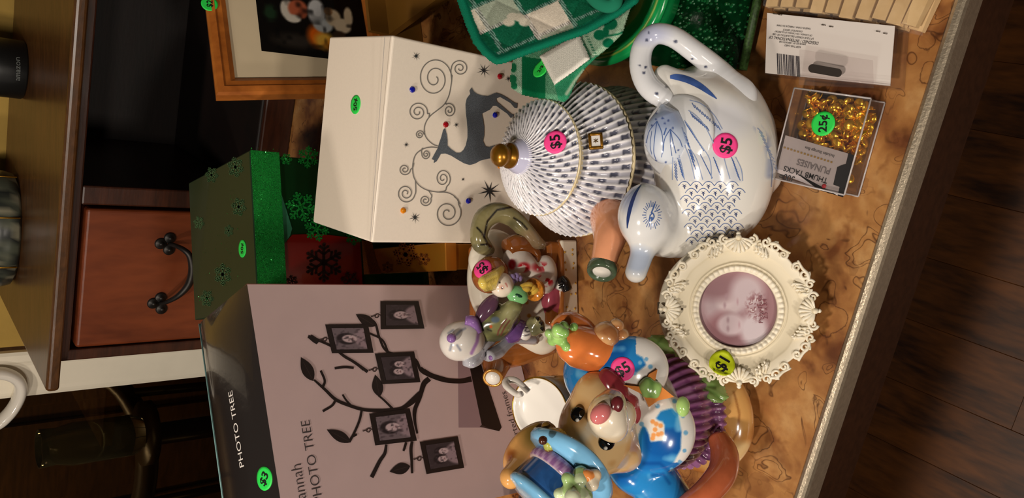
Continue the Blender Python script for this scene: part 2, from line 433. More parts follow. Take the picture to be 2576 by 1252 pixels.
# ================================================================== the room
def wood(name, c1, c2, rough=.4, scale=6., stretch=(1, 1, 1), rot=0., bump=.15, coat=.2, spots=0.):
    m = bpy.data.materials.new(name); m.use_nodes = True; nt = m.node_tree; N = nt.nodes; L = nt.links; b = N['Principled BSDF']
    b.inputs['Roughness'].default_value = rough; b.inputs['Coat Weight'].default_value = coat; b.inputs['Coat Roughness'].default_value = .2
    tc = N.new('ShaderNodeTexCoord'); mp = N.new('ShaderNodeMapping'); mp.inputs['Scale'].default_value = stretch; mp.inputs['Rotation'].default_value = (0, 0, rot)
    oi = N.new('ShaderNodeObjectInfo'); ad = N.new('ShaderNodeVectorMath'); ad.operation = 'ADD'
    sc = N.new('ShaderNodeVectorMath'); sc.operation = 'SCALE'; sc.inputs['Scale'].default_value = 13.7
    L.new(oi.outputs['Location'], sc.inputs[0]); L.new(tc.outputs['Object'], mp.inputs[0]); L.new(mp.outputs[0], ad.inputs[0]); L.new(sc.outputs[0], ad.inputs[1])
    nz = N.new('ShaderNodeTexNoise'); nz.inputs['Scale'].default_value = scale; nz.inputs['Detail'].default_value = 8; nz.inputs['Distortion'].default_value = 1.2
    L.new(ad.outputs[0], nz.inputs['Vector'])
    n2 = N.new('ShaderNodeTexNoise'); n2.inputs['Scale'].default_value = scale * 7; n2.inputs['Detail'].default_value = 6; L.new(ad.outputs[0], n2.inputs['Vector'])
    mx = N.new('ShaderNodeMix'); mx.data_type = 'FLOAT'; mx.inputs[0].default_value = .35; L.new(nz.outputs[0], mx.inputs[2]); L.new(n2.outputs[0], mx.inputs[3])
    cr = N.new('ShaderNodeValToRGB'); e = cr.color_ramp.elements
    e[0].position = .36; e[0].color = (*lin(c1), 1); e[1].position = .64; e[1].color = (*lin(c2), 1)
    L.new(mx.outputs[0], cr.inputs[0]); L.new(cr.outputs[0], b.inputs['Base Color'])
    bp = N.new('ShaderNodeBump'); bp.inputs['Strength'].default_value = bump; bp.inputs['Distance'].default_value = .001
    L.new(n2.outputs[0], bp.inputs['Height']); L.new(bp.outputs[0], b.inputs['Normal'])
    return m
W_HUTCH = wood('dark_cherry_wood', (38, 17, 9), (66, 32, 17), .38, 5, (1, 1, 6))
W_DARK = wood('cubby_painted_shade_wood', (14, 7, 4), (26, 12, 7), .6, 5, (1, 1, 6), coat=0.)  # cubby shade painted in as a near-black copy of the hutch wood
W_TOP = wood('stained_top_wood', (62, 38, 17), (90, 56, 26), .35, 5, (2, 9, 9), YA)
W_DRAWER = wood('cherry_drawer_wood', (84, 36, 16), (114, 54, 26), .34, 4, (3, 3, .8))
W_FLOOR = wood('laminate_floor_wood', (40, 20, 6), (104, 60, 20), .42, 3.0, (1.0, 4.5, 1), 0, .1, .3)

# ---- floor with planks that run away from the counter
FZ = -.92
fl = mk('floor', *boxv(RM(-3, -1.6, FZ - .06), E1 * 6, E2 * 4, EZ * .055), mat('floor_base', (30, 16, 8), .8), None, False); fl['kind'] = 'structure'
pw, pl = .121, 1.0
me0 = None
for i in range(-9, 9):
    off = ((i * 37) % 10) / 10 * pl
    if i == -1: off = .4935 + 1.0
    if i == -2: off = .4935 + .6
    for j in range(-1, 3):
        b0 = -1.9 + off % pl + j * pl
        if b0 > 1.3 or b0 + pl < -1.2: continue
        if me0 is None:
            v, f = rbox((.0002, .0002, 0), (pl - .0004, 0, 0), (0, pw - .0004, 0), (0, 0, .005), .0006, 1)
            o = mk('plank', v, f, W_FLOOR, fl, False); o.data.transform(Matrix.Translation(ORG[fl.name])); me0 = o.data
        else:
            o = bpy.data.objects.new('plank', me0); COL.objects.link(o); o.parent = fl
        p = RM(i * pw + .0605 + pw, b0, FZ - .005) - fl.location
        o.location = p; o.rotation_euler = (0, 0, math.atan2(E2.y, E2.x))

# ---- countertop: brown marbled laminate with a metal edge strip
def laminate():
    m = bpy.data.materials.new('brown_marbled_laminate'); m.use_nodes = True; nt = m.node_tree; N = nt.nodes; L = nt.links; b = N['Principled BSDF']
    b.inputs['Roughness'].default_value = .33; b.inputs['Coat Weight'].default_value = .25; b.inputs['Coat Roughness'].default_value = .12
    tc = N.new('ShaderNodeTexCoord')
    def noise(s, det, dist=0., rough=.5):
        n = N.new('ShaderNodeTexNoise'); n.inputs['Scale'].default_value = s; n.inputs['Detail'].default_value = det; n.inputs['Distortion'].default_value = dist; n.inputs['Roughness'].default_value = rough
        L.new(tc.outputs['Object'], n.inputs['Vector']); return n.outputs[0]
    def math_(op, a, bb=None):
        n = N.new('ShaderNodeMath'); n.operation = op
        for k, v in enumerate((a, bb)):
            if v is None: continue
            if isinstance(v, (int, float)): n.inputs[k].default_value = v
            else: L.new(v, n.inputs[k])
        return n.outputs[0]
    def ramp(v, *st):
        r = N.new('ShaderNodeValToRGB'); e = r.color_ramp.elements
        while len(e) < len(st): e.new(.5)
        for q, (p, c) in zip(e, st): q.position = p; q.color = (*lin(c), 1)
        L.new(v, r.inputs[0]); return r.outputs[0]
    def mixm(f, a, bb, mode='MULTIPLY'):
        x = N.new('ShaderNodeMix'); x.data_type = 'RGBA'; x.blend_type = mode
        if isinstance(f, (int, float)): x.inputs[0].default_value = f
        else: L.new(f, x.inputs[0])
        for k, v in ((6, a), (7, bb)):
            if isinstance(v, tuple): x.inputs[k].default_value = (*lin(v), 1)
            else: L.new(v, x.inputs[k])
        return x.outputs[2]
    big = noise(13, 5, .8); mid = noise(42, 6, .4); fine = noise(190, 4)
    c = ramp(math_('ADD', math_('MULTIPLY', big, .65), math_('MULTIPLY', mid, .35)), (.36, (104, 60, 32)), (.46, (152, 102, 54)), (.56, (176, 126, 72)), (.68, (196, 154, 100)))
    c = mixm(math_('MULTIPLY', math_('SUBTRACT', fine, .42), 1.0), c, (140, 86, 48), 'MIX')
    # ringed veins: thin contour lines of a smooth field, broken up
    f1 = noise(24, 2.2, .9, .45)
    def vein(lv, w, gate):
        d = math_('ABSOLUTE', math_('SUBTRACT', f1, lv)); l = math_('SUBTRACT', 1., math_('MULTIPLY', d, 1 / w)); l = math_('MAXIMUM', l, 0.)
        g = noise(9 + gate, 2); g = math_('MINIMUM', math_('MAXIMUM', math_('MULTIPLY', math_('SUBTRACT', g, .40), 9.), 0.), 1.)
        return math_('MULTIPLY', l, g)
    vv = math_('MAXIMUM', vein(.585, .013, 0), math_('MAXIMUM', vein(.65, .011, 3), vein(.40, .011, 5)))
    # closed ring stains
    nd = N.new('ShaderNodeTexNoise'); nd.inputs['Scale'].default_value = 45; nd.inputs['Detail'].default_value = 4; L.new(tc.outputs['Object'], nd.inputs['Vector'])
    va = N.new('ShaderNodeVectorMath'); va.operation = 'MULTIPLY_ADD'; L.new(nd.outputs['Color'], va.inputs[0]); va.inputs[1].default_value = (.022, .022, .022); L.new(tc.outputs['Object'], va.inputs[2])
    vo = N.new('ShaderNodeTexVoronoi'); vo.inputs['Scale'].default_value = 26; L.new(va.outputs[0], vo.inputs['Vector'])
    wn = N.new('ShaderNodeMath'); wn.operation = 'MULTIPLY_ADD'; wn.inputs[1].default_value = .3; wn.inputs[2].default_value = .12
    sx = N.new('ShaderNodeSeparateColor'); L.new(vo.outputs['Color'], sx.inputs[0]); L.new(sx.outputs[0], wn.inputs[0])
    rd = math_('ABSOLUTE', math_('SUBTRACT', vo.outputs['Distance'], wn.outputs[0])); rl = math_('MAXIMUM', math_('SUBTRACT', 1., math_('MULTIPLY', rd, 1 / .020)), 0.)
    rl = math_('MULTIPLY', rl, math_('GREATER_THAN', sx.outputs[1], .35))
    vv = math_('MAXIMUM', vv, math_('MULTIPLY', rl, .95))
    c = mixm(math_('MULTIPLY', vv, .85), c, (72, 36, 16), 'MIX')
    fill = math_('MULTIPLY', math_('GREATER_THAN', wn.outputs[0], vo.outputs['Distance']), math_('GREATER_THAN', sx.outputs[2], .6))
    c = mixm(math_('MULTIPLY', fill, .28), c, (96, 54, 30), 'MIX')
    blot = ramp(noise(30, 3, .5), (.56, (255, 255, 255)), (.70, (150, 106, 80)))
    c = mixm(.8, c, blot)
    L.new(c, b.inputs['Base Color'])
    return m
LAM = laminate()
ct = thing('countertop', 'brown marbled laminate countertop with a worn metal edge strip', 'countertop', RM(0, .9, -.03))
mk('slab', *slab([RM(a, b, -.03) for a, b in ((-1.3, .2475), (1.3, .2475), (1.3, 1.70), (-.635, 1.70), (-.635, 1.24), (-1.3, 1.24))], EZ, .03), LAM, ct, False)
METAL = mat('brushed_aluminium_edge', (186, 172, 150), .33, .8, var=.12, vscale=240, bump=.2, bscale=500)
prof = [(.2475, -.0305), (.2475, -.0012), (.2468, -.0006), (.2445, .0), (.2415, -.0004), (.2395, -.0016), (.2385, -.005), (.2385, -.028), (.2395, -.0305)]
vs = []; fs = []
for k, a in enumerate((-1.3, 1.3)):
    vs += [RM(a, b, z) for b, z in prof]
n = len(prof); fs = [(i, (i + 1) % n, (i + 1) % n + n, i + n) for i in range(n)] + [tuple(range(n))[::-1], tuple(range(n, 2 * n))]
mk('metal_edge_strip', vs, fs, METAL, ct, False)
mk('support_cabinet', *boxv(RM(-1.25, .52, FZ), E1 * 2.5, E2 * .70, EZ * (-.031 - FZ)), mat('dark_base_cabinet', (70, 40, 22), .5, var=.2), ct, False)

# ---- walls, window, trim
YEL = mat('ochre_wall_paint', (170, 138, 64), .8, var=.06, vscale=30, bump=.3, bscale=120)
w = mk('wall_back', *boxv(RM(-.75, 1.705, FZ), E1 * 3.2, E2 * .1, EZ * 2.9), YEL, None, False); w['kind'] = 'structure'
WHITE = mat('white_gloss_trim_paint', (236, 228, 208), .35, var=.03, vscale=20)
def casing(a, w_, z0, z1, name):
    pr = [(0, 0), (0, -.012), (.006, -.016), (.020, -.016), (.026, -.0125), (.032, -.0105), (w_ - .02, -.0105), (w_ - .012, -.012), (w_ - .006, -.011), (w_, -.009), (w_, 0)]
    vs = []
    for z in (z0, z1): vs += [RM(a - x, 1.705 + y, z) for x, y in pr]
    n = len(pr); fs = [(i, (i + 1) % n, (i + 1) % n + n, i + n) for i in range(n)] + [tuple(range(n)), tuple(range(n, 2 * n))[::-1]]
    o = mk(name, vs, fs, WHITE, None, False); o['kind'] = 'structure'; return o
casing(-.758, .102, FZ, 1.6, 'trim_1')
win = thing('window_1', None, None, RM(-1.3, 1.70, FZ), kind='structure')
mk('glass_pane', *boxv(RM(-1.9, 1.712, FZ + .1), E1 * 1.05, E2 * .006, EZ * 2.2), clear('dark_window_glass', (200, 192, 172), 1.5, .015), win, False)
mk('window_sash', *join(boxv(RM(-1.9, 1.700, FZ), E1 * 1.05, E2 * .03, EZ * .1), boxv(RM(-1.96, 1.70, FZ), E1 * .06, E2 * .03, EZ * 2.4)), WHITE, win, False)
# what the dark pane shows: a dim porch with a bent-wood chair, a rail and glass vessels
DARKW = mat('dim_porch_wood', (70, 46, 20), .5, var=.3, vscale=12, stretch=(1, 1, 8))
w2 = mk('wall_porch', *boxv(RM(-3.2, 2.62, FZ), E1 * 3.4, E2 * .08, EZ * 2.8), DARKW, None, False); w2['kind'] = 'structure'
for k, (a, ww) in enumerate(((-2.9, .34), (-2.5, .30), (-2.14, .36), (-1.72, .3), (-1.36, .34), (-.96, .3))):
    mk('wall_board', *rbox(RM(a, 2.602, FZ), E1 * ww, E2 * .018, EZ * 2.8, .004, 1), DARKW, w2, False)
chr_ = thing('porch_chair', 'dark bent-wood chair dimly seen behind the window glass', 'chair', RM(-1.42, 2.1, FZ))
DK = mat('almost_black_wood', (52, 36, 18), .4)
mk('bent_rail', *tube([RM(-1.72, 2.05, .12), RM(-1.60, 2.02, .02), RM(-1.42, 2.0, -.06), RM(-1.22, 2.02, -.07), RM(-1.05, 2.05, .0), RM(-.98, 2.1, .12)], [.022, .026, .03, .03, .026, .02], 10), DK, chr_)
for a, z in ((-1.62, .03), (-1.42, -.05), (-1.22, -.06), (-1.06, 0)):
    mk('spindle', *tube([RM(a, 2.04, z), RM(a * .96 - .05, 2.03, -.48)], [.013, .013], 8), DK, chr_)
mk('seat', *rbox(RM(-1.7, 1.85, -.50), E1 * .62, E2 * .5, EZ * .05, .012, 2), DK, chr_, False)
for a in (-1.66, -1.14):
    for b in (1.89, 2.28): mk('leg', *tube([RM(a, b, -.49), RM(a, b, FZ)], [.02, .016], 8), DK, chr_)
GLS = mat('dim_grey_glass', (200, 205, 195), .03, trans=.9)
for k, (a, b, z, r, h) in enumerate(((-1.05, 1.80, .02, .05, .22), (-1.86, 1.86, .0, .06, .26))):
    tt = thing('glass_jar', ['tall clear glass jar with an oval mouth behind the window pane', 'wide clear glass jar farther behind the window pane'][k], 'jar', RM(a, b, FZ), 'jars behind the window')
    mk('jar', *lathe(RM(a, b, z), EZ, [(r * .8, 0), (r, .02), (r, h * .7), (r * .85, h * .85), (r * .9, h), (r * .84, h), (r * .8, h * .85), (r * .94, h * .7), (r * .94, .03), (0, .02)], 32), GLS, tt)
    mk('stand', *join(lathe(RM(a, b, z - .004), EZ, [(.02, -.88 - z), (.02, -.02), (.08, -.02), (.08, .004)], 16)), DK, tt)
# white ring hung at the window casing
mk_ = thing('white_towel_ring', 'glossy white looped ring hung in front of the window casing', 'ring', RM(-.86, 1.69, .30))
WC = mat('white_glazed_ring', (238, 232, 220), .12, coat=.5)
hp = [onb(x, y, 1.672) for x, y in ((-110, 985), (-60, 945), (0, 938), (38, 950), (52, 972), (46, 1002), (22, 1040), (-15, 1068), (-75, 1070), (-110, 1030), (-110, 985))]
mk('ring', *tube(hp, .0195, 14, 6, flat=.6), WC, mk_)
mk('wall_bracket', *tube([onb(-110, 985, 1.672), onb(-112, 985, 1.699)], [.012, .016], 12, smooth=False), WC, mk_)

# ---- dark wooden hutch
hu = thing('wooden_hutch', 'dark cherry wood hutch with an open cubby and one drawer', 'hutch', RM(-.2, 1.47, 0))
def hbox(name, a0, a1, b0, b1, z0, z1, m=W_HUTCH, r=.003, par=None, seg=2):
    return mk(name, *rbox(RM(a0, b0, z0), E1 * (a1 - a0), E2 * (b1 - b0), EZ * (z1 - z0), r, seg), m, par or hu, False)
tp = hbox('top_board', -.630, .60, 1.245, 1.700, .332, .351, W_TOP, .006, None, 3)
hbox('top_rail', -.587, .58, 1.262, 1.285, .318, .334)
hbox('side_panel', -.587, -.568, 1.262, 1.695, 0, .332)
hbox('side_panel', .56, .58, 1.262, 1.695, 0, .332)
hbox('divider_post', -.3305, -.3000, 1.262, 1.690, 0.02, .3185)
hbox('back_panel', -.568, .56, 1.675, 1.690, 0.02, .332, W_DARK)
hbox('bottom_rail', -.587, .58, 1.262, 1.285, 0, .052)
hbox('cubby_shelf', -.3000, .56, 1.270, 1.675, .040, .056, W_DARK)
lamp('porch_fill_light', RM(-2.2, 1.95, .9), RM(-1.5, 2.6, -.2), .2, .2, 14, (1, .75, .5))  # unseen fill light, added to brighten the view through the window
hbox('drawer_rail', -.568, -.3305, 1.264, 1.285, .05, .062)
dr = hbox('drawer', -.5628, -.3345, 1.2555, 1.60, .066, .3125, W_DRAWER, .005, None, 3)
IRON = mat('blackened_iron', (52, 50, 48), .45, .8, var=.2)
hd = thing('dummy', None, None, (0, 0, 0)); bpy.data.objects.remove(hd)
L_, R_ = onb(392, 763, 1.255), onb(412, 606, 1.255)
hpts = [onb(402, 763, 1.252), onb(418, 760, 1.240), onb(448, 744, 1.225), onb(474, 716, 1.218), onb(484, 680, 1.216), onb(478, 645, 1.218), onb(462, 628, 1.225), onb(440, 617, 1.240), onb(425, 614, 1.252)]
hn = mk('handle', *tube(hpts, [.003, .0035, .0045, .006, .0065, .0055, .0045, .0035, .003], 10, 5), IRON, dr)
def rose(px):
    parts = []
    for x, y in px:
        c = onb(x, y, 1.2555); parts.append(lathe(c, -E2, [(.0095, -.001), (.0095, .0015), (.008, .0035), (.0035, .004), (.0032, .0062), (0, .0068)], 20))
    return join(*parts)
mk('rosette', *rose(((385, 762), (404, 748), (406, 776))), IRON, dr)
mk('rosette', *rose(((404, 612), (427, 598), (425, 627))), IRON, dr)

# ---- things on the hutch
sp = thing('smart_speaker', 'black cylindrical smart speaker standing on the hutch top', 'speaker', RM(-.19, 1.53, .351))
BLK = mat('matte_black_plastic', (16, 17, 17), .42)
sc = onb(75, 183, 1.53); sc = Vector((sc.x, sc.y, .351)); sc = onz(72, 183, .351) + Vector((.012, .045, 0))
mk('body', *lathe(sc, EZ, [(.047, 0), (.0495, .003), (.0495, .062), (.0492, .0625), (.0492, .225), (.047, .235), (0, .236)], 64), BLK, sp)
dots = []
for j in range(16):
    for k in range(56):
        t = 2 * math.pi * (k + .5 * (j % 2)) / 56; d = Vector((math.cos(t), math.sin(t), 0))
        if d.y < .35: dots.append(lathe(sc + d * .0487 + EZ * (.070 + j * .0055), d, [(.0014, 0), (.0014, .0008), (0, .0009)], 6))
go = mk('speaker_grille', *join(*dots), mat('grille_black', (4, 4, 5), .7), sp); go['kind'] = 'stuff'
S = Skin([o for o in sp.children if o.name.startswith('body')][0])
mk_txt = text_px('logo', 'amazon', (50, 203), (50, 144), S, mat('grey_logo_print', (96, 100, 98), .5), sp, 1.)
tn = thing('camouflage_tin', 'oval camouflage tin with gold seams lying on the hutch top', 'tin', RM(-.46, 1.55, .351))
tc0 = RM(-.462, 1.575, .351)
v, f = lathe(tc0, EZ, [(.092, 0), (.102, .006), (.106, .02), (.107, .045), (.104, .048), (.104, .052), (.106, .055), (.103, .085), (.09, .10), (0, .106)], 72, E1, 1., .78)
nz = vnoise(v, 45); nz2 = vnoise(v + 3, 90)
c = base(v, (34, 38, 36)); c = mixc(c, (74, 78, 66), (nz - .5) * 12); c = mixc(c, (128, 124, 104), (nz2 - .66) * 14)
zz = v[:, 2] - .351; c = mixc(c, (150, 116, 40), (np.abs(zz - .05) < .003) * 1.)
mk('tin_body', v, f, mat('camouflage_tin_print', attr=True, rough=.3, coat=.3), tn, True, c)
for k in range(3):
    a = math.pi * (1.35 + .28 * k); q = tc0 + E1 * (.106 * math.cos(a)) + E2 * (.106 * .78 * math.sin(a))
    mk('gold_seam', *tube([q + EZ * .004, q + EZ * .046], .0016, 6, smooth=False), mat('aged_gold', (168, 122, 40), .35, .8), tn)
# ================================================================== boxes
# ---- white box with a reindeer
wb = thing('reindeer_gift_box', 'white gift box printed with a grey reindeer, swirls and coloured gems', 'gift box', (.11, .70, 0))
z1 = .2095
FL, FR, BR, BL = onz(935, 610, z1), onz(988, 88, z1), onz(821, 88, z1), onz(787, 553, z1)
dx = (FR - FL); dxn = dx.normalized(); dy = (BL - FL); dy = dy - dxn * dy.dot(dxn)
GLITW = mat('white_sparkle_card', (240, 228, 212), .42, var=.015, vscale=400, bump=.12, bscale=2600)
o0 = Vector((FL.x, FL.y, 0))
mk('box_body', *rbox(o0, dx, dy, EZ * z1, .0022, 3), GLITW, wb, False)
WF = Plane(FL, -dy); WT = Plane(FL, EZ)
GREY = mat('grey_glitter_print', (96, 104, 112), .45, .1, var=.45, vscale=1600, bump=.8, bscale=2500)
LINE = mat('grey_swirl_print', (136, 132, 126), .42, .2)
# seam of the lid flap
ribbons('flap_seam', [([(968, 92), (950, 350), (931, 606)], 2.0)], WF, mat('flap_crease', (206, 198, 188), .5), wb, .0002)
deer = [(1186, 220), (1181, 228), (1183, 236), (1174, 248), (1171, 262), (1172, 285), (1174, 300), (1176, 325), (1176, 345), (1172, 365), (1166, 377), (1158, 384), (1148, 384), (1134, 374), (1126, 366), (1126, 352), (1124, 338), (1120, 322), (1115, 326), (1110, 345), (1104, 362), (1102, 372), (1098, 378), (1086, 400), (1092, 403), (1091, 410), (1098, 406), (1103, 398), (1109, 387), (1120, 386), (1134, 391), (1152, 402), (1168, 411), (1182, 415), (1196, 411), (1208, 404), (1228, 399), (1249, 396), (1275, 394), (1300, 392), (1301, 386), (1290, 384), (1276, 388), (1262, 389), (1262, 376), (1275, 368), (1276, 362), (1258, 364), (1242, 366), (1230, 370), (1221, 368), (1215, 355), (1218, 340), (1218, 320), (1215, 300), (1212, 286), (1220, 282), (1232, 276), (1240, 266), (1248, 266), (1262, 276), (1276, 286), (1284, 296), (1291, 297), (1293, 288), (1286, 286), (1274, 276), (1260, 264), (1250, 256), (1248, 248), (1258, 244), (1272, 252), (1284, 259), (1294, 271), (1301, 272), (1302, 260), (1294, 258), (1276, 246), (1262, 238), (1248, 233), (1240, 236), (1226, 242), (1212, 240), (1200, 236), (1192, 230)]
polys('reindeer_print', [deer], WF, GREY, wb, .0006)
def spiral(cx, cy, r, turns, a0, sgn, asp=1.1):
    out = []; n = int(turns * 14)
    for i in range(n + 1):
        k = i / n; a = math.radians(a0) + sgn * 2 * math.pi * turns * k; rr = r * (1 - k * .86)
        out.append((cx + rr * math.cos(a), cy + rr * asp * math.sin(a)))
    return out
sw = []
def swirl(lead, cx, cy, r, turns, a0, sgn, asp=1.1, w=2.6):
    p = lead + spiral(cx, cy, r, turns, a0, sgn, asp); sw.append((p, w))
# right-hand antler (upper in the picture)
main1 = [(1104, 368), (1088, 362), (1072, 346), (1067, 326), (1072, 306), (1084, 290), (1102, 276), (1118, 262), (1130, 238), (1136, 205)]
sw.append((main1, 2.6))
swirl([(1136, 205), (1137, 190)], 1093, 198, 44, 2.1, -8, -1, 1.18)
swirl([(1136, 200), (1134, 178)], 1157, 172, 22, 2.0, 175, 1, .98)
swirl([(1118, 262), (1122, 260)], 1130, 278, 16, 1.9, 240, 1, 1.15)
swirl([(1079, 296), (1080, 285)], 1051, 282, 25, 2.1, 10, -1, 1.0)
swirl([(1068, 330), (1067, 336)], 1056, 339, 11, 1.9, -5, -1, 1.0)
# left-hand antler (lower in the picture)
main2 = [(1104, 372), (1086, 370), (1066, 374), (1048, 386), (1040, 404), (1038, 428), (1042, 448), (1054, 466), (1074, 478), (1100, 483), (1124, 484), (1144, 494), (1158, 514)]
sw.append((main2, 2.6))
swirl([(1142, 494), (1152, 503)], 1126, 536, 35, 2.0, -38, 1, 1.05)
swirl([(1104, 483), (1120, 480)], 1114, 449, 20, 2.1, 62, -1, 1.2)
swirl([(1063, 372), (1060, 380)], 1072, 388, 11, 1.9, 190, -1, 1.15)
swirl([(1041, 410), (1038, 422)], 1018, 426, 15, 1.9, 0, 1, 1.0)
swirl([(1045, 454), (1046, 480)], 1021, 486, 23, 2.1, 8, 1, 1.05)
swirl([(1078, 479), (1086, 492)], 1070, 504, 15, 2.0, -20, 1, 1.0)
for k, s_ in enumerate(sw): ribbons('swirl_print', [s_], WF, LINE, wb, .0004 + .00002 * k, n=3)
def star(cx, cy, r, k=8, rot=0, thin=.10, asp=1.):
    pts = []
    for i in range(2 * k):
        a = math.radians(rot) + math.pi * i / k; rr = r * (1 if i % 2 == 0 else thin * 2) * (1 if i % 4 == 0 or i % 2 else .78)
        pts.append((cx + rr * math.cos(a), cy + rr * asp * math.sin(a)))
    return pts
STARM = mat('dark_star_print', (58, 60, 62), .4, .3)
for (x, y, r, rot, th) in ((1047, 141, 13, 80, .1), (1217, 177, 20, 80, .09), (1022, 364, 9, 30, .1), (1148, 314, 9, 80, .1), (1165, 451, 6, 60, .12), (1231, 480, 31, 5, .1), (1044, 547, 16, 85, .1), (1279, 198, 10, 85, .1)):
    polys('star_print', [star(x, y, r, 9, rot, th)], WF, STARM, wb, .0005)
GEM = {'b': mat('blue_gem', (14, 24, 150), .05, coat=1.), 'r': mat('red_gem', (150, 8, 24), .05, coat=1.), 'o': mat('amber_gem', (214, 128, 10), .05, coat=1.)}
for x, y, k in ((1037, 225, 'b'), (1257, 192, 'r'), (1245, 289, 'b'), (1121, 313, 'r'), (1257, 417, 'o'), (1014, 529, 'o'), (1178, 505, 'b')):
    p = WF.at(x, y, 0); g = mk('gem', *lathe(p, WF.n, [(.0033, 0), (.0033, .0006), (.0026, .0018), (.0014, .0024), (0, .0024)], 10), GEM[k], wb, False)
sticker(WT, (895, 263), 'green', '50\u00a2', 270, wb, size=.0088)

# ---- photo tree carton
zt = .318
pb = thing('photo_tree_carton', 'tall grey carton picturing a photo tree with hanging frames', 'carton', (-.17, .73, 0))
fr, fl_ = onz(622, 715, zt), onz(705, 1252, zt)
ax = (fr - fl_).normalized(); fd = Vector((-ax.y, ax.x, 0)); Wd = .236
brf = onz(1262, 719, .001); o0 = brf - ax * Wd; dep_ = .128; upc = (fr - brf)  # the carton stands a little askew
# body with a slightly domed, slack top
CARD = mat('grey_carton_print', (198, 172, 170), .42, var=.02, vscale=40)
TOPM = mat('black_gloss_carton', (38, 34, 33), .16, coat=.5, bump=.25, bscale=60, stretch=(1, 1, 1))
mk('carton_body', *boxv(o0, ax * Wd, fd * dep_, upc), CARD, pb, False); ot = o0 + upc - EZ * zt
nx, ny = 16, 10; tv = []; tf = []
for j in range(ny + 1):
    for i in range(nx + 1):
        u, v = i / nx, j / ny; dome = .010 * (1 - (2 * u - 1) ** 8) * math.sin(math.pi * v) + .0015
        tv.append(ot + ax * (Wd * u) + fd * (dep_ * v) + EZ * (zt + dome * (1 if 0 < v < 1 else .15)))
tf = [(j * (nx + 1) + i, j * (nx + 1) + i + 1, (j + 1) * (nx + 1) + i + 1, (j + 1) * (nx + 1) + i) for j in range(ny) for i in range(nx)]
ptop = mk('carton_top', tv, tf, TOPM, pb)
mk('carton_side', *boxv(o0 + ax * Wd, ax * .0008, fd * dep_, upc), mat('brown_carton_side', (120, 66, 60), .4), pb, False)
PF = Plane(fr, upc.cross(ax) * -1 if upc.cross(ax).y > 0 else upc.cross(ax)); PT = Skin(ptop)
BRN = mat('dark_brown_print', (30, 20, 18), .45); BRN2 = mat('brown_print_sheen', (58, 44, 42), .45)
WHT = mat('white_ink', (226, 220, 214), .5); GIN = mat('grey_ink', (70, 62, 62), .5)
mk('edge_highlight', *tube([tv[ny * (nx + 1)] + EZ * .0006, tv[-1] + EZ * .0006], .0007, 6, smooth=False), mat('teal_highlight_paint', (120, 160, 158), .4), pb)  # teal line paints the highlight along the top back edge
text_px('top_lettering', 'PHOTO TREE', (615, 1172), (585, 981), PT, WHT, pb, .95)
text_px('front_lettering', 'PHOTO TREE', (812, 1262), (778, 1056), PF, GIN, pb, 1.05, -.008)
text_px('front_lettering', 'Hannah', (774, 1278), (757, 1166), PF, GIN, pb, 1.15, -.012)
text_px('front_lettering', '5 assorted frames', (1321, 1150), (1272, 984), PF, GIN, pb, 1.2, -.01)
text_px('front_lettering', 'holds photos 2 x 3', (1336, 1130), (1302, 1015), PF, GIN, pb, 1.2)
# the pictured stand: black base block with a lilac top
picture('printed_shadow', [(1152, 880), (1154, 1075), (1240, 1075), (1190, 880)], PF, lambda uv: base(uv, (150, 122, 126)), 1, 1, PRINT, pb, .0003)
polys('printed_stand', [[(1178, 905), (1207, 905), (1262, 1074), (1256, 1084), (1238, 1080), (1212, 1068)]], PF, BRN, pb, .0005)
polys('printed_stand_edge', [[(1212, 1068), (1238, 1080), (1207, 1073)]], PF, BRN2, pb, .0006)
# trunk, branches
br = [([(1186, 953), (1160, 958), (1130, 957), (1108, 952), (1085, 944), (1066, 934)], [14, 12, 12, 13, 12, 14]),
      ([(1080, 952), (1066, 966), (1056, 1000), (1044, 1030), (1044, 1060), (1050, 1090)], [13, 13, 10, 10, 7, 5]),
      ([(1066, 934), (1058, 925)], [12, 8]),
      ([(1074, 940), (1058, 930), (1040, 900), (976, 885), (955, 850), (945, 815), (930, 800)], [10, 8, 6, 6, 6, 6, 5]),
      ([(976, 885), (962, 855), (930, 838)], [6, 5, 5]),
      ([(925, 935), (890, 910), (865, 895), (836, 872), (800, 855), (775, 846)], [8, 7, 7, 6, 7, 8]),
      ([(780, 846), (792, 855), (800, 862)], [12, 14, 10]), ([(890, 925), (868, 923), (842, 926)], [6, 6, 6]), ([(915, 930), (900, 918)], [6, 5]),
      ([(1058, 985), (1040, 1010), (1015, 1025), (990, 1030), (955, 1032), (915, 1030), (880, 1020), (845, 1005), (818, 980), (790, 955)], [9, 9, 8, 8, 8, 8, 8, 8, 7, 5]),
      ([(812, 975), (817, 957), (807, 932)], [6, 6, 6]), ([(845, 1005), (835, 1020), (812, 1034)], [6, 6, 6]), ([(885, 1022), (870, 1005), (862, 992)], [5, 5, 5]),
      ([(990, 1030), (968, 1008), (952, 994)], [6, 5, 5]), ([(1055, 988), (1020, 1020), (1000, 1030)], [9, 8, 6]),
      ([(910, 1032), (905, 1055), (895, 1080), (880, 1110)], [6, 6, 6, 6]), ([(886, 1098), (898, 1092)], [6, 5]),
      ([(972, 1118), (968, 1140), (955, 1160), (935, 1200)], [6, 8, 9, 10]), ([(1037, 1110), (1034, 1130), (1036, 1160), (1037, 1190)], [7, 8, 7, 6]),
      ([(1022, 1112), (1018, 1126), (1015, 1134)], [6, 6, 5])]
for k, b_ in enumerate(br): ribbons('printed_branch', [b_], PF, BRN, pb, .0006 + .00001 * k)
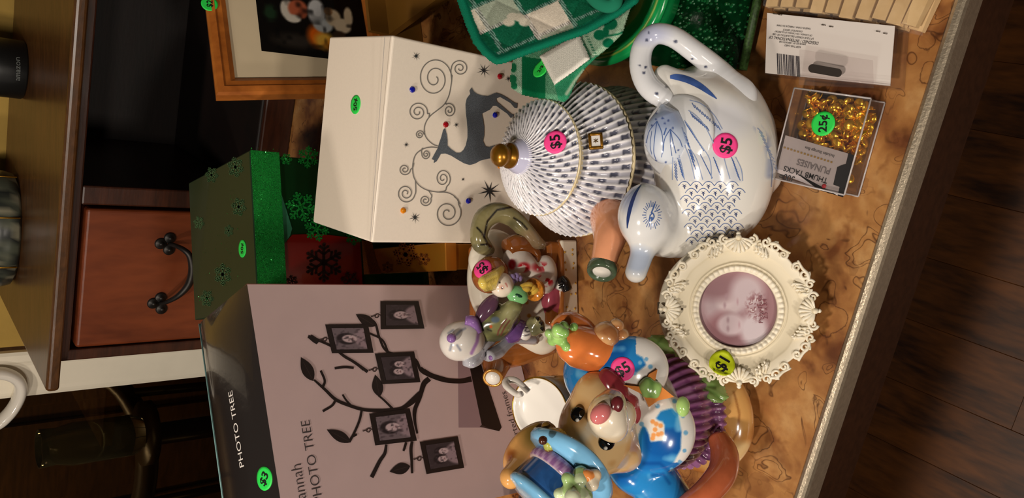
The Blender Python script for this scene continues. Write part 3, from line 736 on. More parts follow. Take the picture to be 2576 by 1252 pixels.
def leaf(ax_, ay, bx, by, wd):
    t = np.array([bx - ax_, by - ay], float); nrm = np.array([-t[1], t[0]]) / np.hypot(*t); L_ = []; R_ = []
    for k in range(11):
        s = k / 10; ww = wd * math.sin(math.pi * s ** .85); c = np.array([ax_, ay]) + t * s; L_.append(tuple(c + nrm * ww)); R_.append(tuple(c - nrm * ww))
    return L_ + R_[::-1][1:-1]
for q in ((788, 958, 757, 898, 15), (945, 820, 895, 790, 13), (955, 998, 944, 942, 14), (883, 1112, 822, 1080, 13), (1032, 1172, 980, 1186, 14)):
    polys('printed_leaf', [leaf(*q)], PF, BRN, pb, .0009)
    ribbons('leaf_vein', [([(q[0] + (q[2] - q[0]) * .1, q[1] + (q[3] - q[1]) * .1), (q[0] + (q[2] - q[0]) * .8, q[1] + (q[3] - q[1]) * .8)], 1.2)], PF, BRN2, pb, .0010)
def portrait(seed, dark=False):
    r = np.random.default_rng(seed)
    def fn(uv):
        c = base(uv, (58, 48, 52) if dark else (112, 98, 104)); u, v = uv[:, 0], uv[:, 1]; P = np.stack([u, v], 1) * 100
        c = mixc(c, (150, 128, 136), blob(P, (50, 108), (46, 46), .2))
        n = 2 if seed % 2 else 1
        for k in range(n):
            cx = 50 if n == 1 else 34 + 32 * k; cy = 46 + 8 * k; s = 1 if n == 1 else .72
            c = mixc(c, (36, 28, 32), blob(P, (cx, cy - 6), (27 * s, 32 * s), .2)); c = mixc(c, (196, 172, 176), blob(P, (cx, cy + 4), (18 * s, 24 * s), .2))
            for e in (-1, 1): c = mixc(c, (50, 38, 42), blob(P, (cx + e * 7 * s, cy), (3.2 * s, 2.2 * s), .5))
            c = mixc(c, (120, 80, 88), blob(P, (cx, cy + 15 * s), (6 * s, 2.2 * s), .5)); c = mixc(c, (160, 134, 140), blob(P, (cx, cy + 7 * s), (2.4 * s, 4 * s), .6))
        return mixc(c, (70, 58, 64), (vnoise(np.stack([u, v, u * 0 + seed], 1), 14) - .62) * 3)
    return fn
# pictured frames: outer corners (top-left, top-right, bottom-right, bottom-left as one reads the print)
for k, (q, s, dk) in enumerate(([[(958, 828), (957, 757), (1053, 757), (1068, 826)], 2, True], [[(835, 888), (818, 816), (926, 815), (940, 887)], 4, False], [[(961, 966), (943, 889), (1042, 884), (1058, 961)], 3, True], [[(944, 1120), (929, 1040), (1031, 1027), (1049, 1108)], 6, False], [[(1073, 1192), (1056, 1111), (1152, 1097), (1168, 1176)], 5, True])):
    polys('printed_frame', [q], PF, BRN, pb, .0012)
    c = np.mean(q, axis=0); qi = [tuple(c + (np.array(p) - c) * .74) for p in q]
    picture('printed_portrait', qi, PF, portrait(s, dk), 30, 30, PRINT, pb, .0015)
    hx = (np.array(q[0]) + np.array(q[1])) / 2
    ribbons('printed_hook', [([(hx[0], hx[1]), (hx[0] - 9, hx[1] - 3), (hx[0] - 14, hx[1] + 4), (hx[0] - 8, hx[1] + 6), (hx[0] - 4, hx[1] + 1)], 2.6), ([(hx[0] - 12, hx[1]), (hx[0] - 24, hx[1] + 4)], 2.8)], PF, BRN2, pb, .0012)
sticker(PT, (665, 1203), 'green', '$3', 285, pb, r=.0103, size=.012)

# ---- green foil gift box with snowflakes, red patch on the front, behind the carton
def snowflake(cx, cy, r, rot=0):
    out = []
    def arm(a):
        d = np.array([math.cos(a), math.sin(a)]); n_ = np.array([-d[1], d[0]]); c = np.array([cx, cy], float)
        def bar(p, q, w):
            t = (q - p) / (np.hypot(*(q - p)) + 1e-9); m_ = np.array([-t[1], t[0]]) * w; out.append([tuple(p + m_), tuple(q + m_), tuple(q - m_), tuple(p - m_)])
        bar(c, c + d * r, r * .075)
        for f_, l in ((.45, .34), (.72, .26)):
            for s in (-1, 1):
                b_ = c + d * r * f_; bar(b_, b_ + (d * .75 + n_ * s) * r * l * .8, r * .06); e = b_ + (d * .75 + n_ * s) * r * l * .8
                out.append([tuple(e + r * .085 * np.array([math.cos(t), math.sin(t)])) for t in np.linspace(0, 2 * math.pi, 9)[:-1]])
        e = c + d * r; out.append([tuple(e + r * .10 * np.array([math.cos(t), math.sin(t)])) for t in np.linspace(0, 2 * math.pi, 9)[:-1]])
    for k in range(6): arm(rot + k * math.pi / 3)
    out.append([(cx + r * .2 * math.cos(t), cy + r * .2 * math.sin(t)) for t in np.linspace(0, 2 * math.pi, 13)[:-1]])
    return out
zg = .243
gb = thing('green_snowflake_box', 'green foil lidded gift box with glitter snowflakes behind the photo tree carton', 'gift box', (.0, .93, 0))
gfr, gbr, gbl = onz(627, 366, zg), onz(474, 460, zg), onz(490, 805, zg)
gx = (gbl - gbr); gy = (gfr - gbr); gy = gy - gx.normalized() * gy.dot(gx.normalized())
GFOIL = mat('green_foil', (8, 58, 28), .13, .55, coat=.4, bump=.15, bscale=40)
GTOP = mat('green_foil_lid_top', (24, 46, 28), .35, 0., coat=.12, bump=.1, bscale=50)
GGLIT = mat('green_glitter', (18, 140, 50), .26, .6, var=.8, vscale=1400, bump=1., bscale=1800)
zl = .036
mk('lid', *rbox(gbr - EZ * zl, gx, gy, EZ * zl, .0015, 2), GTOP, gb, False)
ins = .003; gxn, gyn = gx.normalized(), gy.normalized()
bo = gbr + gxn * ins + gyn * ins; bo = Vector((bo.x, bo.y, 0))
mk('body', *rbox(bo, gx - gxn * 2 * ins, gy - gyn * 2 * ins, EZ * (zg - .002), .0015, 2), GFOIL, gb, False)
GF = Plane(gfr, gyn); GT = Plane(gfr, EZ); GB = Plane(gfr - gyn * ins, gyn)
lv, lf = boxv(gbr + gy - EZ * zl + gyn * .0002, gx, gyn * .0006, EZ * (zl - .001)); mk('glitter_band', lv, lf, GGLIT, gb, False)
RPATCH = mat('red_patch_gloss', (120, 12, 8), .22, .35, coat=.4)
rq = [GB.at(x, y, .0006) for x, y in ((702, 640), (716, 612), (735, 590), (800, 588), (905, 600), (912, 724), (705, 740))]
mk('red_front_patch', *slab(rq, GB.n, .0006), RPATCH, gb, False)  # flat red patch over the left part of the box front
TEAL = mat('teal_reflection_paint', (52, 120, 90), .2, .3, coat=.3)
polys('teal_reflection_sliver', [[(702, 470), (712, 500), (726, 545), (735, 575), (730, 592), (715, 615), (703, 640)]], GB, TEAL, gb, .0008)  # sliver paints a bright reflection onto the green foil
for x, y, r, rot in ((757, 520, 36, .2), (775, 395, 26, .6), (797, 575, 30, .3), (890, 596, 20, .5), (720, 400, 14, .1), (868, 545, 24, .7)):
    polys('glitter_snowflake', snowflake(x, y, r, rot), GB, GGLIT, gb, .0016)
for x, y, r, rot in ((815, 660, 46, .52), (735, 706, 14, .3), (880, 705, 22, .2)):
    polys('shaded_snowflake', snowflake(x, y, r, rot), GB, mat('shade_dark_glitter', (44, 22, 14), .4, .3, var=.5, vscale=1200, bump=.8, bscale=1500), gb, .0018)  # dark colour paints the carton's shadow into these snowflakes
SNT = mat('pale_green_snowflake', (62, 98, 64), .5, 0., var=.3, vscale=900)
for x, y, r, rot in ((532, 440, 19, .1), (592, 420, 24, .3), (500, 560, 16, .2), (560, 690, 26, .5), (600, 520, 22, .2), (520, 750, 20, .1), (575, 580, 14, .6)):
    polys('lid_snowflake', [[(x + (a - x) * .8, b) for a, b in p] for p in snowflake(x, y, r, rot)], GT, SNT, gb, .0004)
SPK = mat('green_sparkle_chip', (70, 220, 100), .12, .9); rg = np.random.default_rng(21); ch = []
def chip(p, n_):
    a = Vector(rg.normal(size=3)).normalized(); a = (a + n_ * 1.2).normalized(); u_, w__, _ = frame_of(a); k = rg.uniform(.0003, .0008)
    b_ = p + n_ * .0008; q = [b_ + u_ * k, b_ + w__ * k, b_ - u_ * k, b_ - w__ * k]; return [tuple(x) for x in q] + [tuple(b_ + a * k * .6)], [(0, 1, 4), (1, 2, 4), (2, 3, 4), (3, 0, 4)]
for _ in range(520): ch.append(chip(gfr + gyn * .0008 + gxn * rg.uniform(.002, .2) - EZ * rg.uniform(.001, zl - .001), gyn))
for x, y, r in ((757, 520, 36), (775, 395, 26), (797, 575, 30), (868, 545, 24), (720, 400, 14)):
    for _ in range(70):
        a = rg.uniform(0, 6.28); q = r * rg.uniform(0, 1); ch.append(chip(GB.at(x + q * math.cos(a), y + q * math.sin(a), .0016), gyn))
for _ in range(60): ch.append(chip(GT.at(rg.uniform(500, 620), rg.uniform(470, 780), .0004), EZ))
o = mk('glitter_chips', *join(*ch), SPK, gb, False); o['kind'] = 'stuff'
sticker(GT, (610, 625), 'green', '50\u00a2', 270, gb, r=.0105, size=.009)

# ---- narrow gold foil box standing in the gap
zo = .100
go_ = thing('gold_snowflake_box', 'narrow gold foil gift box standing between carton and reindeer box', 'gift box', (-.015, .76, 0))
a0, a1, a2 = onz(914, 690, zo), onz(1122, 681, zo), onz(1095, 607, zo)
gl = a0 - a1; gw = (a2 - a1); gw = gw - gl.normalized() * gw.dot(gl.normalized()); gw = gw.normalized() * .0315
GOLD = mat('gold_foil', (176, 112, 34), .26, .6, coat=.3, bump=.2, bscale=60); GOLD2 = mat('copper_glitter', (150, 78, 30), .35, .6, var=.6, vscale=900, bump=.9, bscale=1500)
mk('box_body', *rbox(Vector((a1.x, a1.y, 0)) + gw * .04 + gl * .01, gl * .98, gw * .92, EZ * (zo - .001), .001, 1), GOLD, go_, False)
mk('lid', *rbox(a1 - EZ * .016, gl, gw, EZ * .016, .001, 1), GOLD, go_, False)
OP = Plane(a1, EZ)
polys('glitter_band', [[(914, 690), (904, 640), (905, 604), (935, 606), (945, 650), (960, 688)]], OP, GOLD2, go_, .0004)
for x, y, r, rot in ((1020, 640, 30, .2), (975, 672, 14, .5), (1065, 652, 16, .1)): polys('glitter_snowflake', snowflake(x, y, r, rot), OP, GOLD2, go_, .0006)

# ---- framed photograph leaning back on its easel leg
pf = thing('wooden_photo_frame', 'honey wood picture frame with a wide cream mat behind the reindeer box', 'picture frame', (.33, .94, 0))
c0 = V(543.5, 243.5, 1.0); c1 = onz(515, 0, c0.z); tx = (c1 - c0); tx.z = 0; tx.normalize()
nb = Vector((-tx.y, tx.x, 0)); ln = math.radians(20)
upv = EZ * math.cos(ln) + nb * math.sin(ln); fn_ = (-nb) * math.cos(ln) + EZ * math.sin(ln)
hgt = (c0.z - .0075) / upv.z; wid = .30
bl0 = c0 - upv * hgt
FP = Plane(c0, fn_)
OAK = wood('honey_oak_moulding', (140, 76, 26), (190, 112, 44), .35, 9, (1, 1, 1)); mw = .026
def mould(a, b, inn):
    d = (b - a).normalized(); prof = [(0, -.012), (0, .004), (.003, .008), (.011, .009), (.013, .006), (.020, .005), (.0235, .002), (mw, .0), (mw, -.012)]
    vs = []
    for p, s in ((a, 1), (b, -1)):
        for w_, h_ in prof: vs.append(p + inn * w_ + d * (s * w_) + fn_ * h_)
    n = len(prof); fs = [(i, (i + 1) % n, (i + 1) % n + n, i + n) for i in range(n)] + [tuple(range(n))[::-1], tuple(range(n, 2 * n))]
    return np.array([tuple(v) for v in vs]), fs
A, B, C_, D_ = c0, c0 + tx * wid, bl0 + tx * wid, bl0
for p, q, i_ in ((A, B, -upv), (B, C_, -tx), (C_, D_, upv), (D_, A, tx)): mk('moulding', *mould(p, q, i_), OAK, pf, False)
mk('mat_board', *boxv(D_ + tx * .02 + upv * .02 - fn_ * .006, tx * (wid - .04), upv * (hgt - .04), fn_ * .002), mat('cream_mat_board', (226, 208, 180), .75, var=.03, vscale=30), pf, False)
FPI = Plane(c0 - fn_ * .004, fn_)
mk('glazing', *boxv(D_ + tx * .022 + upv * .022 - fn_ * .0025, tx * (wid - .044), upv * (hgt - .044), fn_ * .001), clear('picture_glass', (250, 250, 248), 1.35, .02), pf, False)
def fireside(uv):
    u, v = uv[:, 0], uv[:, 1]; P = np.stack([u, v], 1) * 100; c = base(uv, (16, 12, 10))
    c = mixc(c, (50, 44, 40), blob(P, (14, 34), (7, 20), 1.)); c = mixc(c, (30, 52, 34), blob(P, (40, 12), (8, 6), .8))
    c = mixc(c, (240, 110, 20), blob(P, (21, 53), (10, 8), .8)); c = mixc(c, (250, 196, 80), blob(P, (17, 60), (8, 9), .7)); c = mixc(c, (240, 150, 40), blob(P, (12, 68), (7, 9), .8))
    c = mixc(c, (222, 214, 206), blob(P, (45, 28), (10, 6), .3)); c = mixc(c, (190, 100, 70), blob(P, (46, 38), (9, 9), .3)); c = mixc(c, (150, 76, 52), blob(P, (42, 42), (5, 4), .5)); c = mixc(c, (222, 214, 206), blob(P, (36, 33), (4, 7), .3))
    c = mixc(c, (206, 206, 212), blob(P, (44, 55), (13, 8), .3)); c = mixc(c, (196, 200, 206), blob(P, (32, 60), (7, 9), .3))
    c = mixc(c, (214, 192, 164), blob(P, (40, 70), (8, 7), .3)); c = mixc(c, (224, 204, 178), blob(P, (33, 78), (7, 8), .3)); c = mixc(c, (150, 112, 78), blob(P, (46, 66), (4, 4), .3)); c = mixc(c, (220, 198, 170), blob(P, (42, 84), (9, 4), .3)); c = mixc(c, (60, 44, 34), blob(P, (24, 74), (4, 6), .5))
    return mixc(c, (10, 8, 8), (vnoise(np.stack([u, v, u * 0], 1), 18) - .6) * 2.)
pic = picture('fireside_photograph', [(658, 128), (630, -120), (905, -110), (930, 160)], FPI, fireside, 90, 90, mat('glossy_photo_paper', attr=True, rough=.2), pf, .0012)
es = D_ + tx * wid * .5 + upv * hgt * .7 - fn_ * .012; ef = Vector((es.x, es.y, .001)) + nb * .13
mk('easel_leg', *slab([es - tx * .025, es + tx * .025, ef + tx * .03, ef - tx * .03], nb, .003), mat('black_easel_card', (30, 28, 26), .7), pf, False)
sticker(Plane(c0 + fn_ * .008, fn_), (527, 10), 'green', '$2', 270, pf, r=.0105)

# ---- dull gold tray box in the shade behind the white box
tb = thing('gold_tray', 'dull gold open tray in the shade right of the reindeer box', 'tray', (.38, .80, 0))
t0, t1 = onz(979, 86, .055), onz(1096, 0, .055); td = (t1 - t0).normalized(); tq = Vector((-td.y, td.x, 0))
if tq.x < 0: tq = -tq
DG = mat('dull_gold_card', (118, 82, 30), .4, .2)
hx_ = onz(926, 86, .075) - t0
mk('tray_floor', *boxv(Vector((t0.x, t0.y, .045)), td * .25, tq * .20, EZ * .010), DG, tb, False)
mk('tray_rim', *boxv(Vector((t0.x, t0.y, .001)) - td * .006, td * .006, tq * .20, EZ * .082), DG, tb, False)
mk('tray_foot', *boxv(Vector((t0.x, t0.y, .001)) + td * .03 + tq * .03, td * .19, tq * .14, EZ * .045), DG, tb, False)
# ================================================================== small goods in front
def fill_patch(poly, S_pt, step, hfn, th, cols): # dense sheet over a picture outline; S_pt(x, y, h) -> point
    px = np.array(poly, float); lo = px.min(0); hi = px.max(0); nx = int((hi[0] - lo[0]) / step) + 2; ny = int((hi[1] - lo[1]) / step) + 2
    X, Y = np.meshgrid(lo[0] + step * np.arange(nx), lo[1] + step * np.arange(ny), indexing='ij'); G = np.stack([X.ravel(), Y.ravel()], 1)
    C4 = np.stack([((X + step / 2).ravel()), ((Y + step / 2).ravel())], 1); ins_ = inpoly(C4, poly).reshape(nx, ny)
    d = np.full(len(G), 1e9)
    for i in range(len(poly)):
        a = px[i]; ba = px[(i + 1) % len(poly)] - a; t = np.clip(((G - a) @ ba) / (ba @ ba + 1e-9), 0, 1); q = np.linalg.norm(G - a - t[:, None] * ba, axis=1); d = np.minimum(d, q)
    h = hfn(G, d); used = -np.ones(nx * ny, int); vs = []; fs = []; ids = []
    def vid(k):
        if used[k] < 0: used[k] = len(ids); ids.append(k)
        return used[k]
    for i in range(nx - 1):
        for j in range(ny - 1):
            if ins_[i, j]: fs.append(tuple(vid(k) for k in (i * ny + j, i * ny + j + 1, (i + 1) * ny + j + 1, (i + 1) * ny + j)))
    top = [S_pt(G[k][0], G[k][1], h[k]) for k in ids]; bot = [S_pt(G[k][0], G[k][1], -th) for k in ids]; n = len(ids)
    ed = {}
    for f in fs:
        for a, b in zip(f, f[1:] + f[:1]): ed[(a, b)] = 1
    side = [(a, b, b + n, a + n) for (a, b) in ed if (b, a) not in ed]
    F = fs + [tuple(i + n for i in f[::-1]) for f in fs] + [(b, a, c, d_) for (a, b, d_, c) in [(s[0], s[1], s[2], s[3]) for s in side]]
    c = cols(G[ids], d[ids]); return np.array([tuple(p) for p in top + bot]), F, np.concatenate([c, c * .8])
def plane3(a, b, c):
    n = (b - a).cross(c - a).normalized()
    if n.dot(CAMP - a) < 0: n = -n
    return Plane(a, n)

class LiftS: # the same surface raised by d
    def __init__(s, k, d): s.k = k; s.d = d
    def hit(s, x, y): l, n = s.k.hit(x, y); return l + n * s.d, n
    def drop(s, p, n, lift): return s.k.drop(p - n * s.d, n, lift + s.d)
# ---- dark green textured tray lying on the counter
gt = thing('green_glass_tray', 'dark green dimpled glass tray lying flat beside the swan teapot', 'tray', onz(1760, 60, 0))
TG = mat('dark_green_glass', (4, 44, 20), .15, coat=.4, bump=.25, bscale=200, var=.4, vscale=90)
tpoly = [(1925, -110), (1906, 0), (1868, 178), (1840, 180), (1700, 176), (1562, 152), (1590, 60), (1640, -110)]
mk('tray_plate', *slab([onz(x, y, .0005) for x, y in tpoly], EZ, .0105), TG, gt, False)
dv = []
rr = np.random.default_rng(3); k = 0
while k < 330:
    x, y = rr.uniform(1690, 1915), rr.uniform(-60, 175)
    if not inpoly(np.array([[x, y]]), tpoly)[0] : continue
    k += 1; s_ = rr.uniform(.0007, .0019); dv.append(sph(onz(x, y, .0110), (s_, s_ * 1.3, s_ * .9), None, 7, 5))
o = mk('glass_dimples', *join(*dv), mat('green_glass_dimple', (10, 84, 40), .06, coat=1.), gt); o['kind'] = 'stuff'
mk('tray_rim', *tube([onz(1910, -60, .012), onz(1906, 0, .012), onz(1868, 176, .012)], .004, 8, smooth=False), mat('dull_green_rim', (52, 80, 36), .5, var=.6, vscale=500), gt)

# ---- green plastic bowl
p1, p2, p3 = onz(1506, 166, .062), onz(1606, 122, .062), onz(1672, 20, .062)
def circ(a, b, c):
    ax_, ay, bx, by, cx, cy = a.x, a.y, b.x, b.y, c.x, c.y; d = 2 * (ax_ * (by - cy) + bx * (cy - ay) + cx * (ay - by))
    ux = ((ax_ ** 2 + ay ** 2) * (by - cy) + (bx ** 2 + by ** 2) * (cy - ay) + (cx ** 2 + cy ** 2) * (ay - by)) / d
    uy = ((ax_ ** 2 + ay ** 2) * (cx - bx) + (bx ** 2 + by ** 2) * (ax_ - cx) + (cx ** 2 + cy ** 2) * (bx - ax_)) / d
    return Vector((ux, uy, 0)), math.hypot(ux - a.x, uy - a.y)
bc, bR = circ(p1, p2, p3)
bw = thing('green_plastic_bowl', 'bright green plastic bowl holding the shamrock linens', 'bowl', (bc.x, bc.y, .0115))
GPL = mat('green_translucent_plastic', (18, 150, 78), .2, coat=.4)
mk('bowl', *lathe(Vector((bc.x, bc.y, .0118)), EZ, [(bR * .45, 0), (bR * .66, .003), (bR * .72, .020), (bR * .76, .042), (bR * .90, .0465), (bR, .0475), (bR, .0505), (bR * .96, .0535), (bR * .88, .0545), (bR * .78, .0510), (bR * .72, .040), (bR * .66, .022), (bR * .6, .006), (0, .005)], 72), GPL, bw)
mk('rim_ridge', *tube([Vector((bc.x + bR * .90 * math.cos(t), bc.y + bR * .90 * math.sin(t), .0663)) for t in np.linspace(0, 2 * math.pi, 49)], .0012, 6, 1, smooth=False), mat('worn_rim_line', (110, 150, 60), .4), bw)

# ---- shamrock dish towel
tw = thing('shamrock_towel', 'green and white woven shamrock dish towel with a white square', 'towel', V(1450, 160, .52))
TP = plane3(V(1425, 255, .468), V(1292, 205, .540), V(1588, 22, .425))
tpol = [(1296, 120), (1288, 160), (1283, 196), (1286, 222), (1312, 238), (1345, 246), (1385, 250), (1418, 258), (1432, 246), (1450, 205), (1476, 168), (1500, 145), (1540, 112), (1566, 84), (1580, 40), (1592, 5), (1560, -5), (1440, 40), (1340, 90)]
def twcol(G, d):
    P3 = np.stack([G[:, 0], G[:, 1], G[:, 0] * 0], 1)
    weave = (vnoise(P3, .45) - .5) * 40 + 18 * np.sign(np.sin(G[:, 0] * 1.5 + G[:, 1] * 1.1))
    c = base(G, (86, 146, 112)) + weave[:, None]
    gq = [(1313, 141), (1350, 147), (1374, 150), (1372, 250), (1340, 246), (1312, 240)]
    c = np.where(inpoly(G, gq)[:, None], np.array([0, 98, 58]) + weave[:, None] * .15, c)
    band = [(1284, 130), (1312, 138), (1312, 242), (1286, 224)]
    c = np.where(inpoly(G, band)[:, None], np.array([140, 170, 146]) + weave[:, None], c)
    for q in ((1292, 170, 8, 12), (1290, 200, 10, 12), (1294, 216, 8, 9)): c = mixc(c, (10, 100, 62), blob(G, q[:2], q[2:], .2))
    lg = [(1374, 150), (1358, 130), (1440, 88), (1470, 95), (1485, 150), (1420, 230), (1380, 240)]
    c = np.where(inpoly(G, [(1305, 145), (1355, 125), (1455, 82), (1455, 70), (1300, 118)])[:, None], np.array([36, 120, 84]) + weave[:, None] * .6, c)
    c = np.where(inpoly(G, [(1395, 215), (1480, 150), (1505, 140), (1450, 215), (1425, 258), (1405, 250)])[:, None], np.array([48, 140, 100]) + weave[:, None] * .5, c)
    c = mixc(c, (160, 184, 158), near(G, [(1425, 236), (1445, 205), (1468, 178)], 4, 4))
    rt = [(1458, 84), (1592, 8), (1580, 60), (1545, 115), (1490, 146)]
    c = np.where(inpoly(G, rt)[:, None], np.array([150, 178, 152]) + weave[:, None], c)
    for q in ((1508, 88, 15, 13), (1536, 60, 17, 15), (1530, 108, 14, 12), (1524, 80, 8, 14)): c = mixc(c, (0, 100, 66), blob(G, q[:2], q[2:], .15))
    c = mixc(c, (0, 104, 68), near(G, [(1530, 90), (1555, 86), (1572, 78)], 2.2, 2))
    sq = [(1358, 141), (1456, 84), (1484, 148), (1395, 213)]
    c = np.where(inpoly(G, sq)[:, None], np.array([232, 228, 218]) + weave[:, None] * .12, c)
    for a, b in (((1455, 84), (1484, 148)), ((1470, 78), (1500, 140))):
        t = np.linspace(0, 1, 10)
        for q in t: c = mixc(c, (16, 96, 64), blob(G, (a[0] + (b[0] - a[0]) * q, a[1] + (b[1] - a[1]) * q), (4, 1.6), .6))
    return c
def twh(G, d): return .005 * np.sqrt(np.clip(d / 14, 0, 1)) + .0016 * np.sin(G[:, 0] * .03 + G[:, 1] * .02) + .0004 * np.sin(G[:, 0] * 1.4) * (d > 3) + .003 * inpoly(G, [(1358, 141), (1456, 84), (1484, 148), (1395, 213)])
v, f, c = fill_patch(tpol, lambda x, y, h: TP.at(x, y, h), 2.2, twh, .006, twcol)
tow = mk('folded_cloth', v, f, CLOTH, tw, True, c)
sticker(Skin(tow), (1362, 172), 'green', '2/$1', 300, tw, r=.0095, size=.0058)
v, f, c = fill_patch([(1358, 141), (1407, 112), (1456, 84), (1470, 116), (1484, 148), (1440, 182), (1395, 213), (1376, 177)], lambda x, y, h: TP.at(x, y, h + .008), 2.2, lambda G, d: .003 * np.sqrt(np.clip(d / 10, 0, 1)), .002, lambda G, d: base(G, (234, 230, 220)) + 8 * np.sin(G[:, 0] * 1.6)[:, None])
mk('white_patch', v, f, CLOTH, tw, True, c)

# ---- quilted pot holder
ph = thing('quilted_pot_holder', 'quilted green plaid pot holder with solid green binding', 'pot holder', V(1300, 60, .56))
HP = plane3(V(1248, 160, .515), V(1150, 0, .56), V(1605, 2, .405))
hpoly = [(1250, 163), (1238, 158), (1212, 136), (1190, 108), (1170, 60), (1152, 8), (1120, -80), (1090, -170), (1300, -270), (1540, -330), (1640, -120), (1620, -20), (1604, 8), (1560, 40), (1480, 84), (1400, 112), (1320, 140), (1275, 157), (1262, 161)]
bind = lambda d: np.clip((26 - d) / 2, 0, 1)
def hcol(G, d):
    # cloth axes: u along the lower edge, v along the left edge
    e1 = np.array([356., -154.]) / 388; e2 = np.array([-98., -160.]) / 188
    A = np.linalg.solve(np.stack([e1, e2], 1), (G - np.array([1248, 162])).T).T; u, v = A[:, 0], A[:, 1]
    P3 = np.stack([G[:, 0], G[:, 1], G[:, 0] * 0 + 5], 1); wv = (vnoise(P3, .5) - .5) * 30
    iu = np.floor((u - 26) / 96).astype(int); iv = np.floor((v - 20) / 66).astype(int)
    fu = ((u - 26) / 96) % 1; fv = ((v - 20) / 66) % 1
    pat = np.array([[(8, 84, 58), (150, 160, 142), (8, 84, 58)], [(206, 196, 180), (6, 80, 54), (150, 158, 140)], [(6, 86, 58), (204, 196, 178), (10, 88, 60)]], float)
    c = pat[iu % 3, iv % 3] + wv[:, None]
    st = ((fu < .12) | (fv < .12)); c = np.where(st[:, None], c * .5 + 70 + 40 * np.sign(np.sin(G[:, 0] * .9 + G[:, 1] * 1.6))[:, None], c)
    for k, (x, y) in enumerate(((1300, 48), (1316, 50), (1290, 62), (1330, 62))): c = mixc(c, (196, 190, 172), blob(G, (x - 10, y - 6), (15, 10), .25) * (k < 4))
    return np.where((bind(d) > .5)[:, None], np.array([8, 112, 84]) + wv[:, None] * .2, c)
def hh(G, d):
    q = (G[:, 0] - 1248) * .9 + (G[:, 1]) * .5; r = (G[:, 0] - 1248) * .45 - G[:, 1] * .95
    quilt = .0022 * np.minimum(np.abs(np.sin(q * math.pi / 95)), np.abs(np.sin(r * math.pi / 95))) ** .5
    return np.where(bind(d) > .5, .0055 * np.sqrt(np.clip(np.sin(np.clip(d / 26, 0, 1) * math.pi), 0, 1)) + .001, .0015 + 1.1 * quilt)
v, f, c = fill_patch(hpoly, lambda x, y, h: HP.at(x, y, h), 2.6, hh, .005, hcol)
mk('quilted_cloth', v, f, CLOTH, ph, True, c)
lp = [V(1460, -10, .49), V(1500, 4, .482), V(1540, 16, .475), V(1575, 22, .47), V(1560, -5, .472)]
mk('hanging_loop', *tube([HP.at(x, y, .010) for x, y in ((1470, -30), (1500, 4), (1528, 16), (1548, 8), (1552, -14))], .0055, 10, 6, flat=.5), mat('green_binding', (10, 116, 86), .9), ph)

# ---- card packed in clear plastic
cp = thing('white_backed_pack', 'clear plastic pack with a white barcoded backing card', 'package', onz(2090, 120, 0))
CLEAR = clear('clear_plastic', (250, 248, 248), 1.4, .05, .012)
zc = .022; cq = [(1931, 33), (2252, 66), (2240, 216), (1926, 184)]
cv = [onz(x, y, zc) for x, y in cq]; KP = Plane(cv[0], EZ)
cen = sum(cv, Vector()) / 4
tray_o = [cen + (Vector((p.x, p.y, zc)) - cen) * 1.035 for p in cv]
mk('plastic_tray', *slab([Vector((p.x, p.y, .001)) for p in tray_o], EZ, .0195), CLEAR, cp, False)
mk('backing_card', *slab(cv, EZ, .0008), mat('white_backing_card', (226, 218, 212), .55), cp, False)
KP = Plane(cv[0] + EZ * .0008, EZ)
lines = ['MADE IN CHINA / FABRIQUE EN CHINE', 'GARANTIE ET SERVICE', 'OF CANADA / DU CANADA STYLE IMPORT', 'UP TOUR FORREST DECOURTEAU DE 1500', 'DESIGNED / INTERNATIONAL OF', 'IMPORTED BY / IMPORTE PAR', 'KEEP THIS CARD']
for k, (s_, xa, ya, xb, yb) in enumerate(((lines[0], 2040, 71, 1955, 62), (lines[1], 2020, 78, 1971, 73), (lines[2], 2044, 88, 1950, 77), (lines[3], 2048, 96, 1945, 84), (lines[4], 2060, 106, 1936, 90), (lines[5], 2028, 110, 1961, 103), (lines[6], 2015, 117, 1975, 112))):
    text_px('small_print', s_, (xa, ya), (xb, yb), KP, INK, cp, 1.1)
rb = np.random.default_rng(5); x = 0; bars = []
while x < 1:
    w_ = rb.uniform(.012, .05)
    a = np.array([1954, 134]) + np.array([58, 8]) * x; b = np.array([1954, 134]) + np.array([58, 8]) * min(1, x + w_); d = np.array([2, 52])
    bars.append([tuple(a), tuple(b), tuple(b + d), tuple(a + d)]); x += w_ + rb.uniform(.015, .04)
polys('barcode', bars, KP, mat('barcode_ink', (58, 54, 60), .5), cp, .0003)
for x, y in ((2072, 63), (2091, 67), (2209, 79), (2227, 84), (1950, 35), (1962, 37)):
    mk('staple', *tube([KP.at(x - 5, y - 1, .0004), KP.at(x + 5, y + 1, .0004)], .0005, 6, smooth=False), mat('steel_staple', (140, 132, 126), .3, .8), cp)

